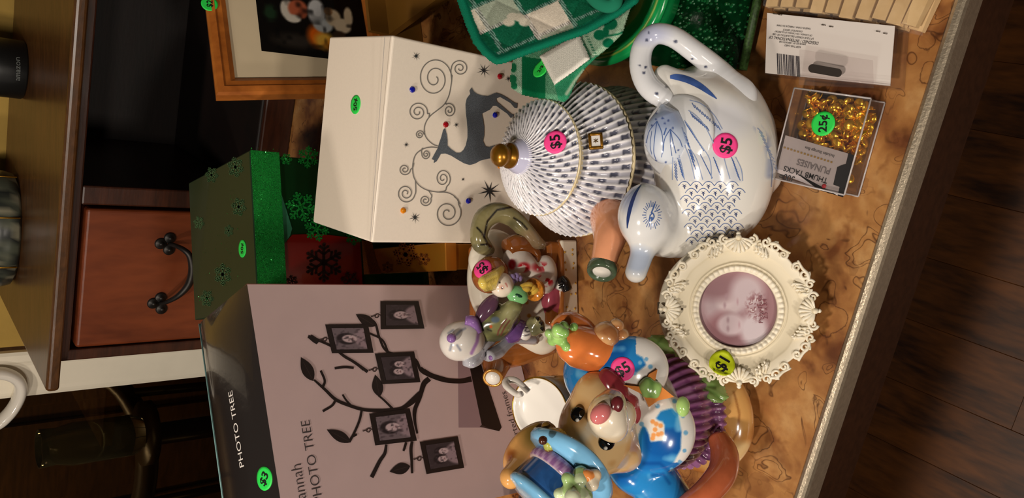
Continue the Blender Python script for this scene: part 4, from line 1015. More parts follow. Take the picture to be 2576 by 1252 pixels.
# ---- thumb tack box
zb = .0262
tk = thing('thumb_tack_box', 'clear plastic box of gold thumb tacks with a printed card insert', 'box', onz(2080, 350, 0))
Aq, Bq, Cq, Dq = onz(1998, 221, zb), onz(1940, 447, zb), onz(2119, 505, zb), onz(2197, 226, zb)
ex = (Bq - Aq); ey = (Dq - Aq); ey = ey - ex.normalized() * ey.dot(ex.normalized())
bx0 = Vector((Aq.x, Aq.y, .0008)); wt = .0011
def wall(o_, a, b, h): return boxv(o_, a, b, EZ * h)
xn, yn = ex.normalized(), ey.normalized()
mk('box_shell', *join(wall(bx0, ex, ey, wt), wall(bx0 + EZ * wt, xn * wt, ey, zb - .003), wall(bx0 + ex - xn * wt + EZ * wt, xn * wt, ey, zb - .003), wall(bx0 + xn * wt + EZ * wt, ex - xn * 2 * wt, yn * wt, zb - .003), wall(bx0 + ey - yn * wt + xn * wt + EZ * wt, ex - xn * 2 * wt, yn * wt, zb - .003)), CLEAR, tk, False)
mk('lid', *rbox(Vector((Aq.x, Aq.y, zb - .0012)) - xn * .0006 - yn * .0006, ex + xn * .0012, ey + yn * .0012, EZ * .0012, .0004, 1), CLEAR, tk, False)
for q, dd in ((Aq, ex), (Aq, ey), (Aq + ex, ey), (Aq + ey, ex)):
    for z_ in (.0015, zb - .0002): mk('box_edge_highlight', *tube([Vector((q.x, q.y, z_)), Vector((q.x, q.y, z_)) + dd], .0007, 6, smooth=False), mat('pale_highlight_edge', (236, 230, 230), .15, trans=.5), tk)  # whitish tubes paint highlights along the clear box's edges
TKP = Plane(Vector((Aq.x, Aq.y, zb - .0030)), EZ)
polys('card_insert', [[(1976, 340), (2134, 386), (2108, 492), (1953, 433)]], TKP, mat('grey_card_insert', (176, 168, 166), .5), tk, 0)
polys('card_fold', [[(1955, 425), (2000, 433), (2040, 455), (2060, 478), (2106, 485), (2108, 492), (1953, 433)]], TKP, mat('pale_card_print', (208, 202, 202), .5), tk, .0002)
polys('black_strip', [[(2134, 386), (2149, 390), (2121, 496), (2107, 492), (2112, 470), (2096, 464), (2106, 420), (2120, 414), (2128, 412)]], TKP, mat('black_card_print', (26, 26, 30), .4), tk, .0003)
text_px('card_lettering', 'THUMB TACKS', (2084, 449), (1974, 417), TKP, INK, tk, 1.05, .012, .0004)
text_px('card_lettering', 'PUNAISES', (2091, 424), (2008, 399), TKP, mat('grey_print_ink', (110, 104, 104), .5), tk, 1.05, .012, .0004)
text_px('card_lettering', '300=', (2001, 445), (1964, 434), TKP, INK, tk, 1.1, .012, .0006)
text_px('card_lettering', 'Includes Storage Box', (2100, 390), (2026, 368), TKP, INK, tk, 1.1, .0, .0004)
sqs = []
for k in range(15):
    x, y = 1974 + k * 8.4, 371 + k * 2.6; sqs.append([(x - 2.4, y - 2.4), (x + 2.4, y - 1.6), (x + 2, y + 2.8), (x - 2.8, y + 2)])
polys('printed_squares', sqs, TKP, mat('gold_print', (150, 120, 60), .4), tk, .0004)
mk('red_dot_mark', *lathe(TKP.at(2073, 468, .0004), EZ, [(.0018, 0), (.0018, .0003), (0, .0003)], 16), mat('red_print', (190, 40, 50), .5), tk)
sticker(Plane(Vector((Aq.x, Aq.y, zb + .0001)), EZ), (2071, 311), 'green', '25\u00a2', 274, tk, r=.0096, size=.0095)
# hang tab hinged at the far side, half folded up
tab = [onz(2010, 214, zb), onz(2198, 222, zb), onz(2196, 152, .034), onz(2012, 124, .036)]
mk('hang_tab', *slab(tab, EZ, .0006), CLEAR, tk, False)
TBP = plane3(tab[0], tab[1], tab[3])
slot = []
for t in np.linspace(-90, 90, 9): slot.append((2107 + 11 * math.cos(math.radians(t)), 183 + 11 * math.sin(math.radians(t))))
for t in np.linspace(90, 270, 9): slot.append((2044 + 11 * math.cos(math.radians(t)), 172 + 11 * math.sin(math.radians(t))))
polys('hang_slot_shade', [slot], TBP, mat('slot_shadow_paint', (30, 20, 12), .6), tk, .0012)  # dark patch paints the shadow inside the slot; no hole is cut
mk('tab_fold', *tube([onz(2005, 190, .0275), onz(2240, 214, .0275)], .0009, 6, smooth=False), CLEAR, tk)
GT_ = mat('polished_brass_tack', (246, 190, 56), .24, .8)
rt_ = np.random.default_rng(11); tm = None; cnt = 0
tv_, tf_ = lathe((0, 0, 0), (0, 0, 1), [(.0046, 0), (.0046, .0005), (.0036, .0014), (.0016, .0020), (0, .0021)], 12)
pv_, pf_ = lathe((0, 0, -.0075), (0, 0, 1), [(.0002, 0), (.0006, .002), (.0006, .0075)], 6)
tvj, tfj = join((tv_, tf_), (pv_, pf_))
while cnt < 170:
    a, b = rt_.uniform(.05, .96), rt_.uniform(.05, .95); p = Vector((Aq.x, Aq.y, 0)) + ex * a + ey * b
    q = proj(np.array([[p.x, p.y, .015]]))[0]
    card = inpoly(np.array([q]), [(1965, 335), (2150, 385), (2120, 505), (1935, 440)])[0]
    if card or (q[0] < 2030 and rt_.random() < .8) or (q[1] > 440 and rt_.random() < .7): continue
    p.z = rt_.uniform(.0055, .0195) if q[0] > 2040 else rt_.uniform(.005, .012)
    if tm is None:
        o = mk('thumb_tack', tvj, tfj, GT_, None, True, origin=(0, 0, 0)); tm = o.data
    else: o = bpy.data.objects.new('thumb_tack', tm); COL.objects.link(o)
    o.location = p; o.rotation_euler = (rt_.uniform(0, 6.28), rt_.uniform(0, 6.28), rt_.uniform(0, 6.28)) if rt_.random() < .7 else (rt_.uniform(-.4, .4), rt_.uniform(-.4, .4), 0)
    tag(o, 'small round gold thumb tack lying loose in the clear plastic box', 'thumb tack', 'gold thumb tacks in the clear box'); cnt += 1

# ---- clothespins in a clear bag
PINW = wood('pale_birch_wood', (206, 172, 122), (226, 194, 146), .6, 20, (1, 1, 1))
zk = .021; pe = [(1926, 16), (1962, 20), (1999, 25), (2036, 32), (2073, 36), (2110, 42), (2150, 48), (2190, 52), (2228, 58), (2266, 64)]
bag_pts = []
for k, (x, y) in enumerate(pe):
    e0 = onz(x, y, zk); e1_ = onz(x + 16 + k * 3.0, y - 92, zk); d = (e1_ - e0); d.z = 0; d.normalize(); s_ = Vector((-d.y, d.x, 0)); w_ = .0106; L_ = .072
    if s_.y > 0: s_ = -s_
    t_ = thing('clothespin', 'pale wooden clothespin in the clear bag, %s' % ['at the far end of the row', 'second from the far end', 'third from the far end', 'fourth from the far end', 'fifth from the far end', 'fifth from the counter edge', 'fourth from the counter edge', 'third from the counter edge', 'second from the counter edge', 'nearest the counter edge'][k], 'clothespin', (e0.x, e0.y, .001), 'clothespins in the clear bag')
    j = (k * 7 % 5 - 2) * .0006
    for up in (0, 1):
        z0 = .0015 + up * .0105
        q = [Vector((e0.x, e0.y, 0)) + d * (j + (.001 if up else 0)) + s_ * o_ for o_ in (0, w_)]
        h0, h1 = (z0 + (.003 if up else 0), z0 + .009 - (0 if up else .003))
        vs = [q[0] + EZ * h0, q[1] + EZ * h0, q[1] + d * L_ * .35 + EZ * z0, q[0] + d * L_ * .35 + EZ * z0, q[0] + EZ * h1, q[1] + EZ * h1, q[1] + d * L_ * .35 + EZ * (z0 + .0088), q[0] + d * L_ * .35 + EZ * (z0 + .0088)]
        a_ = hexa(vs); b_ = boxv(q[0] + d * L_ * .35 + EZ * z0, d * L_ * .65, s_ * w_, EZ * .0088)
        mk('wooden_leg', *join(a_, b_), PINW, t_, False)
    m_ = Vector((e0.x, e0.y, .0115)) + d * L_ * .55
    mk('wire_spring', *tube([m_ - s_ * .001 + EZ * .003 * math.cos(a) + d * .003 * math.sin(a) + s_ * (w_ + .002) * a / 25 for a in np.linspace(0, 25, 60)], .0006, 5, 1, smooth=False), mat('spring_steel', (150, 150, 150), .3, .9), t_)
bg = thing('clear_bag', 'crinkled clear plastic bag around the clothespins at the counter edge', 'bag', onz(2110, -20, 0))
b0, b1 = onz(1920, 24, .0235), onz(2292, 76, .0235); bd = (onz(2340, -180, .0235) - b1); bd2 = (onz(1935, -180, .0235) - b0)
bv = []; bf = []; NB = 40
for j in range(NB + 1):
    for i in range(NB + 1):
        u, v = i / NB, j / NB; p = (b0 + bd2 * v) * (1 - u) + (b1 + bd * v) * u; p.z += .0012 * math.sin(u * 60 + 3 * math.sin(v * 9)) * math.sin(v * 20 + u * 7) - .018 * max(0, (.05 - v) / .05) - .018 * max(0, (u - .96) / .04)
        p.z = max(p.z, .0016); bv.append(p)
bf = [(j * (NB + 1) + i, j * (NB + 1) + i + 1, (j + 1) * (NB + 1) + i + 1, (j + 1) * (NB + 1) + i) for j in range(NB) for i in range(NB)]
mk('bag_film', bv, bf, clear('clear_film', (252, 250, 246), 1.3, .1, .05), bg)

# ---- round ornate trinket box with a photo in the lid
tr = thing('ornate_photo_trinket_box', 'cream round trinket box with an ornate carved photo lid, tilted towards the viewer', 'trinket box', onz(1865, 780, 0))
tilt = math.radians(38)
ln_ = Vector((.03, -math.sin(tilt), math.cos(tilt))).normalized(); lx = Vector((1, 0, 0)); lx = (lx - ln_ * lx.dot(ln_)).normalized(); ly = ln_.cross(lx)
lc = onz(2056, 781, .0265) + ly * .0605
CREAM = mat('cream_resin', attr=True, rough=.5, spec=.4)
def relief(th, k): # k = 0 at the picture opening, 1 at the rim; th measured from the right (+X), counter-clockwise
    h = np.zeros_like(th); R = k
    # bead ring next to the opening
    h += .0022 * np.clip(1 - ((k - .12) / .10) ** 2, 0, 1) * (.55 + .45 * np.abs(np.cos(th * 24)))
    h += .0012 * np.exp(-((k - .02) / .03) ** 2) + .0010 * np.exp(-((k - .27) / .03) ** 2)
    h -= .0012 * np.clip(1 - ((k - .42) / .25) ** 2, 0, 1)
    h += .0016 * np.clip((k - .62) / .3, 0, 1)
    h -= .0022 * np.clip((k - .93) / .07, 0, 1) ** 2
    return h
nt_, nk = 480, 64; ri, ro_ = .0305, .0590; vs = []; th = np.linspace(0, 2 * math.pi, nt_, endpoint=False)
outl = .962 + .012 * np.abs(np.cos(th * 2)) ** 8 + .006 * np.sin(th * 16)
P_ = []; Cc = []
for i in range(nk + 1):
    k = i / nk; r = ri + (ro_ * outl - ri) * k; h = 1.2 * relief(th, np.full(nt_, k)) - .006 * max(0, (k - .97) / .03)
    hb = -.002 + .004 * math.sin(min(1, k * 1.1) * math.pi / 2)
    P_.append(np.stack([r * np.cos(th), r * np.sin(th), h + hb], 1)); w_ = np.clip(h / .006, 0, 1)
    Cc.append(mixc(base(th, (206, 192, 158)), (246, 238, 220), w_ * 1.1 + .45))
P_ = np.concatenate(P_); Cc = np.concatenate(Cc)
def inw(P): return np.array([tuple(lc + lx * p[0] + ly * p[1] + ln_ * p[2]) for p in P])
fs = [(i * nt_ + j, (i + 1) * nt_ + j, (i + 1) * nt_ + (j + 1) % nt_, i * nt_ + (j + 1) % nt_) for i in range(nk) for j in range(nt_)]
skirt = P_[-nt_:] * np.array([.98, .98, 1]) + np.array([0, 0, -.006]); hole = P_[:nt_] + np.array([0, 0, -.004])
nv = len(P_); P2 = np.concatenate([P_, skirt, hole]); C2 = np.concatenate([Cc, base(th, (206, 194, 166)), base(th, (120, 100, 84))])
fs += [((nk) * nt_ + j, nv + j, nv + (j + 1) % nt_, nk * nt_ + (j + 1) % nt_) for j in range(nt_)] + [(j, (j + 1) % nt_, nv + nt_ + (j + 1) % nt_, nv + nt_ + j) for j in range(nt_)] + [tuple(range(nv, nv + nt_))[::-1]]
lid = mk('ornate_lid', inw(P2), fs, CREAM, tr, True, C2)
# portrait under the opening
def kids(uv):
    P = uv * 100; c = base(uv, (158, 122, 128))
    c = mixc(c, (188, 166, 172), blob(P, (56, 30), (26, 26), .6)); c = mixc(c, (206, 188, 192), blob(P, (60, 40), (15, 17), .4)); c = mixc(c, (150, 116, 122), blob(P, (80, 24), (18, 30), .8))
    c = mixc(c, (146, 106, 112), blob(P, (24, 32), (22, 20), .6)); c = mixc(c, (204, 184, 190), blob(P, (30, 42), (14, 17), .4)); c = mixc(c, (210, 196, 202), blob(P, (24, 70), (22, 16), .5)); c = mixc(c, (202, 184, 190), blob(P, (72, 62), (22, 20), .6))
    for x, y in ((25, 38), (36, 38), (55, 34), (66, 36)): c = mixc(c, (170, 142, 150), blob(P, (x, y), (3.6, 1.6), 1.4))
    for x, y in ((30, 52), (60, 50)): c = mixc(c, (188, 156, 164), blob(P, (x, y), (4, 1.2), 1.4))
    n = vnoise(np.stack([uv[:, 0], uv[:, 1], uv[:, 0] * 0], 1), 40); c = mixc(c, (140, 92, 98), blob(P, (54, 74), (16, 12), .8) * (n > .45)); c = mixc(c, (226, 214, 216), blob(P, (54, 74), (15, 11), .8) * (n > .68))
    return c
dv_, du_ = [], []
for i in range(41):
    for j in range(96):
        r = .0315 * i / 40; t = 2 * math.pi * j / 96; x, y = r * math.cos(t), r * math.sin(t)
        dv_.append(lc + lx * x + ly * y + ln_ * -.0045); du_.append((.5 + x / .063, .5 - y / .063))
fs = [(i * 96 + j, (i + 1) * 96 + j, (i + 1) * 96 + (j + 1) % 96, i * 96 + (j + 1) % 96) for i in range(40) for j in range(96)]
mk('lid_portrait', dv_, fs, mat('lilac_photo_insert', attr=True, rough=.18, coat=.3), lid, False, kids(np.array(du_)))
LP = Plane(lc + ln_ * -.0045, ln_)
text_px('insert_lettering', 'Photo Frame', (1919, 812), (1916, 742), LP, mat('rose_ink', (128, 70, 80), .5), lid, 1.1)
text_px('insert_lettering', '2.5 x 3.4', (1931, 802), (1928, 752), LP, mat('rose_ink', (128, 70, 80), .5), lid, 1.1)
def LQ(r, t, h): return lc + lx * (r * math.cos(t)) + ly * (r * math.sin(t)) + ln_ * (h + .0030)
def orn(name, parts):
    v, f = join(*parts); n = vnoise(v, 500); mk(name, v, f, CREAM, lid, True, mixc(base(v, (240, 232, 212)), (206, 188, 150), (n - .5) * 1.6))
def vol(r, t, rad, sg, h=.0005, turns=1.35, tk_=.0013): # a scroll
    c = LQ(r, t, h); er = (lx * math.cos(t) + ly * math.sin(t)); et = (ly * math.cos(t) - lx * math.sin(t)) * sg; pts = []; rs = []
    for i in range(16):
        k = i / 15; a = k * turns * 2 * math.pi; q = rad * (1 - .8 * k); pts.append(c + er * (q * math.cos(a)) + et * (q * math.sin(a)) + ln_ * (.0012 * k)); rs.append(tk_ * (1.0 - .35 * k))
    return tube(pts, rs, 7, 2)
for q in range(4):
    t0_ = q * math.pi / 2; b_ = LQ(.0582, t0_, .0005); er = (lx * math.cos(t0_) + ly * math.sin(t0_)); et = (ly * math.cos(t0_) - lx * math.sin(t0_)); P0 = []
    for i in range(9):
        a = math.radians(-72 + 18 * i); d = -er * math.cos(a) + et * math.sin(a); L_ = .0125 * (1 - .10 * abs(i - 4) / 4)
        P0.append(tube([b_ + d * .002 + ln_ * .001, b_ + d * L_ * .6 + ln_ * .0018, b_ + d * L_ + ln_ * .0004], [.0006, .0014, .0017], 7, 3, flat=.8))
    P0.append(sph(b_ + ln_ * .0012, .0024, None, 12, 8)); P0.append(sph(b_ + er * .003, .0018, None, 10, 6))
    orn('shell_ornament', P0)
    for sg in (-1, 1):
        orn('scroll_ornament', [vol(.0572, t0_ + sg * .19, .0042, sg), vol(.0545, t0_ + sg * .30, .0034, -sg), vol(.0582, t0_ + sg * .37, .0036, sg)])
        orn('scroll_ornament', [vol(.0578, t0_ + sg * .52, .0040, -sg), vol(.0560, t0_ + sg * .66, .0036, sg), tube([LQ(.0585, t0_ + sg * .42, .001), LQ(.0600, t0_ + sg * .50, .0012), LQ(.0590, t0_ + sg * .60, .001), LQ(.0602, t0_ + sg * .72, .001)], [.0012, .0016, .0013, .0009], 7, 4)])
        for rr_, tt_, sc_ in ((.0500, .33, 1.), (.0478, .44, .8)):
            c_ = LQ(rr_, t0_ + sg * tt_, .0006); fl_p = [sph(c_ + ln_ * .0012, .0012 * sc_, None, 8, 6)]
            for i in range(5):
                a = 2 * math.pi * i / 5 + .3; d = lx * math.cos(a) + ly * math.sin(a); e = ln_.cross(d); fl_p.append(sph(c_ + d * .0023 * sc_, (.0019 * sc_, .0012 * sc_, .0009 * sc_), (d, e, ln_), 8, 6))
            orn('flower_ornament', fl_p)
        orn('leaf_spray', [tube([LQ(.0540, t0_ + sg * (.24 + .05 * i), .0008), LQ(.0515 - .001 * i, t0_ + sg * (.27 + .06 * i), .0016), LQ(.0490 - .001 * i, t0_ + sg * (.28 + .07 * i), .0006)], [.0005, .0013, .0003], 6, 3) for i in range(4)])
DRUM = mat('cream_glazed_drum', (204, 196, 176), .3, coat=.2)
mk('box_drum', *lathe(lc - ln_ * .0285 + ly * .0075, ln_, [(.042, 0), (.0475, .002), (.0505, .007), (.0520, .012), (.0545, .014), (.0555, .0180), (.0540, .0225), (0, .0228)], 96), DRUM, tr)
st0 = lc + ly * .03 - ln_ * .033
mk('rear_foot', *tube([st0, Vector((st0.x, st0.y + .006, .003))], [.008, .010], 14, smooth=False), DRUM, tr)
top_ = lc + ly * .0555 - ln_ * .006
WIRE = mat('tarnished_wire', (110, 100, 84), .35, .8)
mk('wire_clasp', *tube([top_ + ln_ * .010 - ly * .012, top_ + ln_ * .008, top_ + ly * .004 + lx * .004, top_ + ly * .0075 + lx * .0045 - ln_ * .004, top_ + ly * .0075 - lx * .0045 - ln_ * .004, top_ + ly * .004 - lx * .004, top_ + ln_ * .008], .0010, 8, 4, smooth=False), WIRE, tr)
sticker(LiftS(Skin(lid), .0046), (1812, 922), 'lime', '$1', 292, tr, r=.0102, size=.0125)
# ================================================================== teapots and figures
def sB(P, c, hs, r, R=None): # rounded box
    d = P - q3(c)
    if R is not None: d = d @ np.array([tuple(a) for a in R]).T
    q = np.abs(d) - (np.array(hs) - r)
    return np.linalg.norm(np.maximum(q, 0), axis=1) + np.minimum(q.max(1), 0) - r
def bb(*pts, m=.02):
    A = np.array([tuple(p) for p in pts]); return A.min(0) - m, A.max(0) + m

# ---- straw-hat teapot
ht = thing('straw_hat_teapot', 'teapot shaped like tiers of woven straw hats with a gold knob', 'teapot', (.087, .5, 0))
HC = Vector((.0865, .500, 0)); HA = Vector((-.03, .02, 1)).normalized()
def ribbed(prof, nrib, rows, twist=.0, rel=.0016, dark=(84, 86, 104), light=(240, 238, 240), cell=True, seg=7, shift=0.):
    pr = np.array(cat_rom(prof, 10)); L = np.concatenate([[0], np.cumsum(np.linalg.norm(np.diff(pr, axis=0), axis=1))]); L /= L[-1]
    n = rows * 5; S_ = np.linspace(0, 1, n + 1); R = np.interp(S_, L, pr[:, 0]); Hh = np.interp(S_, L, pr[:, 1]); K = nrib * seg
    U, W, A = frame_of(HA); U = (Vector((1, 0, 0)) - A * A.x).normalized(); W = A.cross(U); vs = []; cs = []
    t = np.arange(K) / K * 2 * math.pi
    for i in range(n + 1):
        s = S_[i]; ph = t * nrib + shift + twist * s * nrib; rb = (.5 + .5 * np.cos(ph)) ** 2.2
        row = int(min(rows - 1, s * rows)); fr = s * rows - row; idx = np.floor(ph / (2 * math.pi)).astype(int)
        on = ((idx + row) % 2 == 0) & (rb < .45) & (fr > .10) & (fr < .90) if cell else np.zeros(K, bool)
        gz = np.where(rb < .60, np.where(on, -.6, -.05), 0.)
        # a small step down in every sunken cell
        nr, nh = (Hh[min(i + 1, n)] - Hh[max(i - 1, 0)]), -(R[min(i + 1, n)] - R[max(i - 1, 0)]); q = math.hypot(nr, nh) + 1e-9; nr, nh = -nr / q, -nh / q
        off = rel * (rb + gz)
        r = R[i] + off * nr; h = Hh[i] + off * nh
        p = np.outer(r * np.cos(t), q3(U)) + np.outer(r * np.sin(t), q3(W)) + np.outer(h, q3(A)) + q3(HC); vs.append(p)
        c = mixc(base(t, (190, 190, 202)), light, rb * 2.); c = np.where((on & (rb < .45))[:, None], np.array(dark) + 30 * (fr - .3), c); cs.append(c)
    vs = np.concatenate(vs); cs = np.concatenate(cs)
    fs = [(i * K + k, i * K + (k + 1) % K, (i + 1) * K + (k + 1) % K, (i + 1) * K + k) for i in range(n) for k in range(K)]
    return vs, fs, cs
CREAMC = mat('cream_glaze', (226, 210, 170), .15, coat=.5); GOLDP = mat('antique_gold_paint', (150, 104, 28), .32, .75, coat=.2)
LILAC = mat('lilac_glaze', (196, 196, 222), .12, coat=.6)
body = mk('caped_body', *(lambda r: (r[0], r[1], CERAMIC, ht, True, r[2]))(ribbed([(.048, .088), (.060, .068), (.0715, .040), (.0725, .030)], 62, 6, .1, .0018)))
mk('shirt', *lathe(HC, HA, [(.05, .002), (.060, .004), (.065, .016), (.068, .030), (.069, .036), (.062, .060), (.047, .086), (0, .088)], 64), LILAC, ht)
mk('cape_hem', *lathe(HC, HA, [(.0715, .026), (.0738, .029), (.0728, .033), (.070, .031)], 96), CREAMC, ht)
brim = ribbed([(.043, .1225), (.055, .110), (.0665, .094), (.0715, .0855)], 66, 5, -.12, .0018)
bo_ = mk('lower_hat_brim', brim[0], brim[1], CERAMIC, ht, True, brim[2])
mk('brim_underside', *lathe(HC, HA, [(.046, .088), (.060, .083), (.0700, .0800), (.0726, .0815), (.0722, .0832), (.0700, .0838), (.064, .0900), (.042, .116), (0, .117)], 96), CREAMC, ht)
mk('hat_band', *lathe(HC, HA, [(.0455, 0.1180), (.0462, 0.1206), (.0452, 0.1339), (.043, 0.1352), (0, 0.1352)], 80), CREAMC, ht)
lidt = ribbed([(.0135, 0.1554), (.020, 0.1511), (.034, 0.1447), (.0465, 0.1356), (.0515, 0.1309)], 56, 7, -.35, .0017)
ld = mk('hat_lid', lidt[0], lidt[1], CERAMIC, ht, True, lidt[2])
mk('lid_underside', *lathe(HC, HA, [(.040, .1280), (.0500, .1282), (.0527, .1290), (.0524, .1302), (.0505, .1308), (.034, .1420), (.013, .1535), (0, .1545)], 80), CREAMC, ht)
mk('knob_collar', *lathe(HC, HA, [(.0165, 0.1515), (.0165, 0.1545), (.0155, 0.1554), (.0150, 0.1571), (.0140, 0.1580), (.0135, 0.1597), (.0122, 0.1606), (.0118, 0.1627), (.0102, 0.1636), (0, 0.1636)], 40), LILAC, ht)
mk('gold_knob', *lathe(HC, HA, [(.0098, 0.1627), (.0112, 0.1640), (.0112, 0.1666), (.0085, 0.1692), (.0082, 0.1709), (.0100, 0.1739), (.0100, 0.1769), (.0080, 0.1804), (.0045, 0.1825), (0, 0.1831)], 40), GOLDP, ht)
S = Skin(ld, bo_)
# gold buckle on the band
bk = Skin(bo_).hit(1483, 360); bcn = HC + HA * .1195
bd_ = Vector((.17, -1, .55)).normalized(); bpos = V(1481, 360, .445); bpos = HC + HA * .1155 + Vector((.010, -.0555, 0))
bx_, by_, bn_ = Vector((1, .1, 0)).normalized(), None, Vector((.10, -.72, .68)).normalized(); bx_ = (bx_ - bn_ * bx_.dot(bn_)).normalized(); by_ = bn_.cross(bx_)
parts = []
for s1, s2, w1, w2 in ((-.0072, -.0062, .0026, .0124), (.0046, -.0062, .0026, .0124), (-.0072, -.0062, .0144, .0024), (-.0072, .0038, .0144, .0024)):
    parts.append(rbox(bpos + bx_ * s1 + by_ * s2 - bn_ * .001, bx_ * w1, by_ * w2, bn_ * .0032, .0006, 1))
mk('gold_buckle', *join(*parts), GOLDP, ht)
pn = mk('buckle_plate', *boxv(bpos - bx_ * .005 - by_ * .004 - bn_ * .001, bx_ * .010, by_ * .008, bn_ * .0022), mat('white_glaze_plate', (230, 226, 220), .15, coat=.5), ht, False)
BPL = Plane(bpos + bn_ * .0012, bn_)
cx, cy = proj(np.array([tuple(bpos + bn_ * .0012)]))[0]
ribbons('buckle_mark', [([(cx - 5, cy - 4), (cx, cy), (cx + 6, cy + 2)], 2), ([(cx - 6, cy + 3), (cx, cy), (cx + 5, cy - 5)], 2), ([(cx, cy - 6), (cx, cy + 6)], 1.6)], BPL, mat('brown_mark', (86, 64, 30), .4), ht, .0003)
# arm as spout
sp0, sp1, sp2, sp3 = V(1535, 548, .452), V(1535, 590, .440), V(1525, 635, .437), V(1512, 684, .440)
def fsp(P): return sC(P, sp0, sp1, .0165, .0145)
PEACH = mat('peach_glaze', (240, 166, 124), .14, coat=.6, var=.12, vscale=50)
mk('sleeve_spout', *tube([sp0 + (sp0 - sp1) * .5, sp0, sp1, sp2, sp2 * .35 + sp3 * .65], [.014, .0180, .0150, .0118, .0112], 28, 6), PEACH, ht)
dsp = ((sp3 - sp2).normalized() + CV(0, 0, .75)).normalized()
tipc = sp2 * .35 + sp3 * .65
mk('green_cuff', *lathe(tipc, dsp, [(.0105, -.001), (.0122, .0), (.0130, .003), (.0127, .0075), (.0117, .0090), (.0085, .0085), (.0085, .002), (0, .002)], 36), mat('dark_green_glaze', (76, 92, 70), .15, coat=.5, var=.3, vscale=90), ht)
mk('spout_mouth', *lathe(tipc + dsp * .0055, dsp, [(.0086, 0), (.0086, .0012), (0, .0012)], 28), mat('white_glaze_mouth', (232, 226, 216), .2), ht)
lsm = [o for o in ht.children if o.name.startswith('lid_underside')][0]
sticker(LiftS(Skin(lsm), .0054), (1400, 361), 'pink', '$5', 265, ht, r=.0100, size=.0125)

# ---- swan teapot
sw_ = thing('swan_teapot', 'white and blue painted porcelain swan teapot with a looped handle', 'teapot', (.075, .375, 0))
nk0, nk1, hdc = Vector((.020, .385, .045)), Vector((.014, .398, .085)), V(1622, 545, .398)
bkt = V(1600, 684, .400)
def fswan(P):
    d = sE(P, (.084, .375, .050), (.070, .048, .050))
    d = un(d, sE(P, (.045, .380, .040), (.043, .043, .040)), .02)
    d = un(d, sE(P, (.124, .392, .042), (.032, .036, .034)), .02)
    d = un(d, sE(P, (.080, .362, .040), (.062, .036, .036)), .012)             # near wing swell
    wr0, wr1 = onz(1672, 190, .084), onz(1835, 268, .066)
    d = un(d, sT(P, [wr0, (wr0 + wr1) * .5 + EZ * .004, wr1, onz(1895, 330, .042)], [.009, .011, .010, .009]), .008)
    d = un(d, sC(P, (.104, .352, .018), (.062, .344, .012), .015, .012), .010)  # wing tip at the side
    d = un(d, sT(P, [nk0, nk1, hdc], [.026, .021, .020]), .016)
    d = un(d, sE(P, hdc, (.0275, .0205, .0205)), .008)
    d = un(d, sC(P, hdc + Vector((-.022, 0, -.001)), bkt, .0098, .0088), .008)
    return np.maximum(d, -(P[:, 2] - .0015))
BLUE = np.array([58, 88, 150.])
def cswan(P, px, N):
    c = base(P, (232, 230, 224)); n = vnoise(P, 60); n2 = vnoise(P, 160)
    hd = np.linalg.norm(P - q3(hdc), axis=1)
    up = P[:, 2]
    c = mixc(c, (176, 188, 214), np.clip((.034 - hd) / .03, 0, 1) * .55)
    c = mixc(c, (172, 188, 216), blob(px, (1605, 655), (40, 34), .7) * (P[:, 0] < .01) * .8)
    c = mixc(c, (120, 140, 190), blob(px, (1580, 480), (24, 46), .9) * (P[:, 0] < .06) * .6)
    c = mixc(c, (206, 210, 226), blob(px, (1820, 300), (70, 50), .9) * .5)
    c = mixc(c, (150, 166, 202), inpoly(px, [(1735, 255), (1760, 260), (1800, 300), (1825, 345), (1868, 430), (1868, 460), (1700, 455), (1688, 330), (1715, 320)]) * .28 * (n2 + .3))
    c = mixc(c, (120, 140, 190), near(px, [(1905, 320), (1928, 350), (1938, 400), (1935, 440)], 8, 12) * .5 * (n2 > .4))
    return c
swn = solid('swan_body', fswan, (-.035, .29, 0), (.18, .46, .15), .0010, CERAMIC, sw_, cswan)
hpx = [(1856, 246, .052), (1832, 206, .058), (1800, 172, .062), (1745, 128, .078), (1692, 92, .088), (1648, 86, .094), (1618, 116, .099), (1611, 165, .101), (1628, 212, .099), (1662, 242, .094), (1696, 258, .088)]
hpt = [onz(x, y, z) for x, y, z in hpx]
def fh(P): return un(sT(P, hpt, [.012, .0105, .0095, .0088, .0086, .0088, .0090, .0092, .0096, .0090, .0040], 4), sE(P, hpt[0], (.016, .016, .012)), .008)
def chd(P, px, N):
    c = base(P, (224, 226, 230)); c = mixc(c, (176, 182, 212), blob(px, (1630, 85), (50, 26), .9) * .8)
    for x, y, a in ((1632, 82, 3), (1627, 101, 4), (1700, 104, 5), (1610, 165, 3), (1624, 169, 4), (1620, 183, 4), (1652, 172, 4), (1677, 218, 4), (1652, 235, 5), (1696, 244, 3), (1775, 168, 4), (1741, 148, 3)): c = mixc(c, (60, 66, 92), blob(px, (x, y), (a, a * .8), .6) * .9)
    return c
lo, hi = bb(*hpt)
hnd = solid('handle', fh, lo, hi, .0012, CERAMIC, sw_, chd)
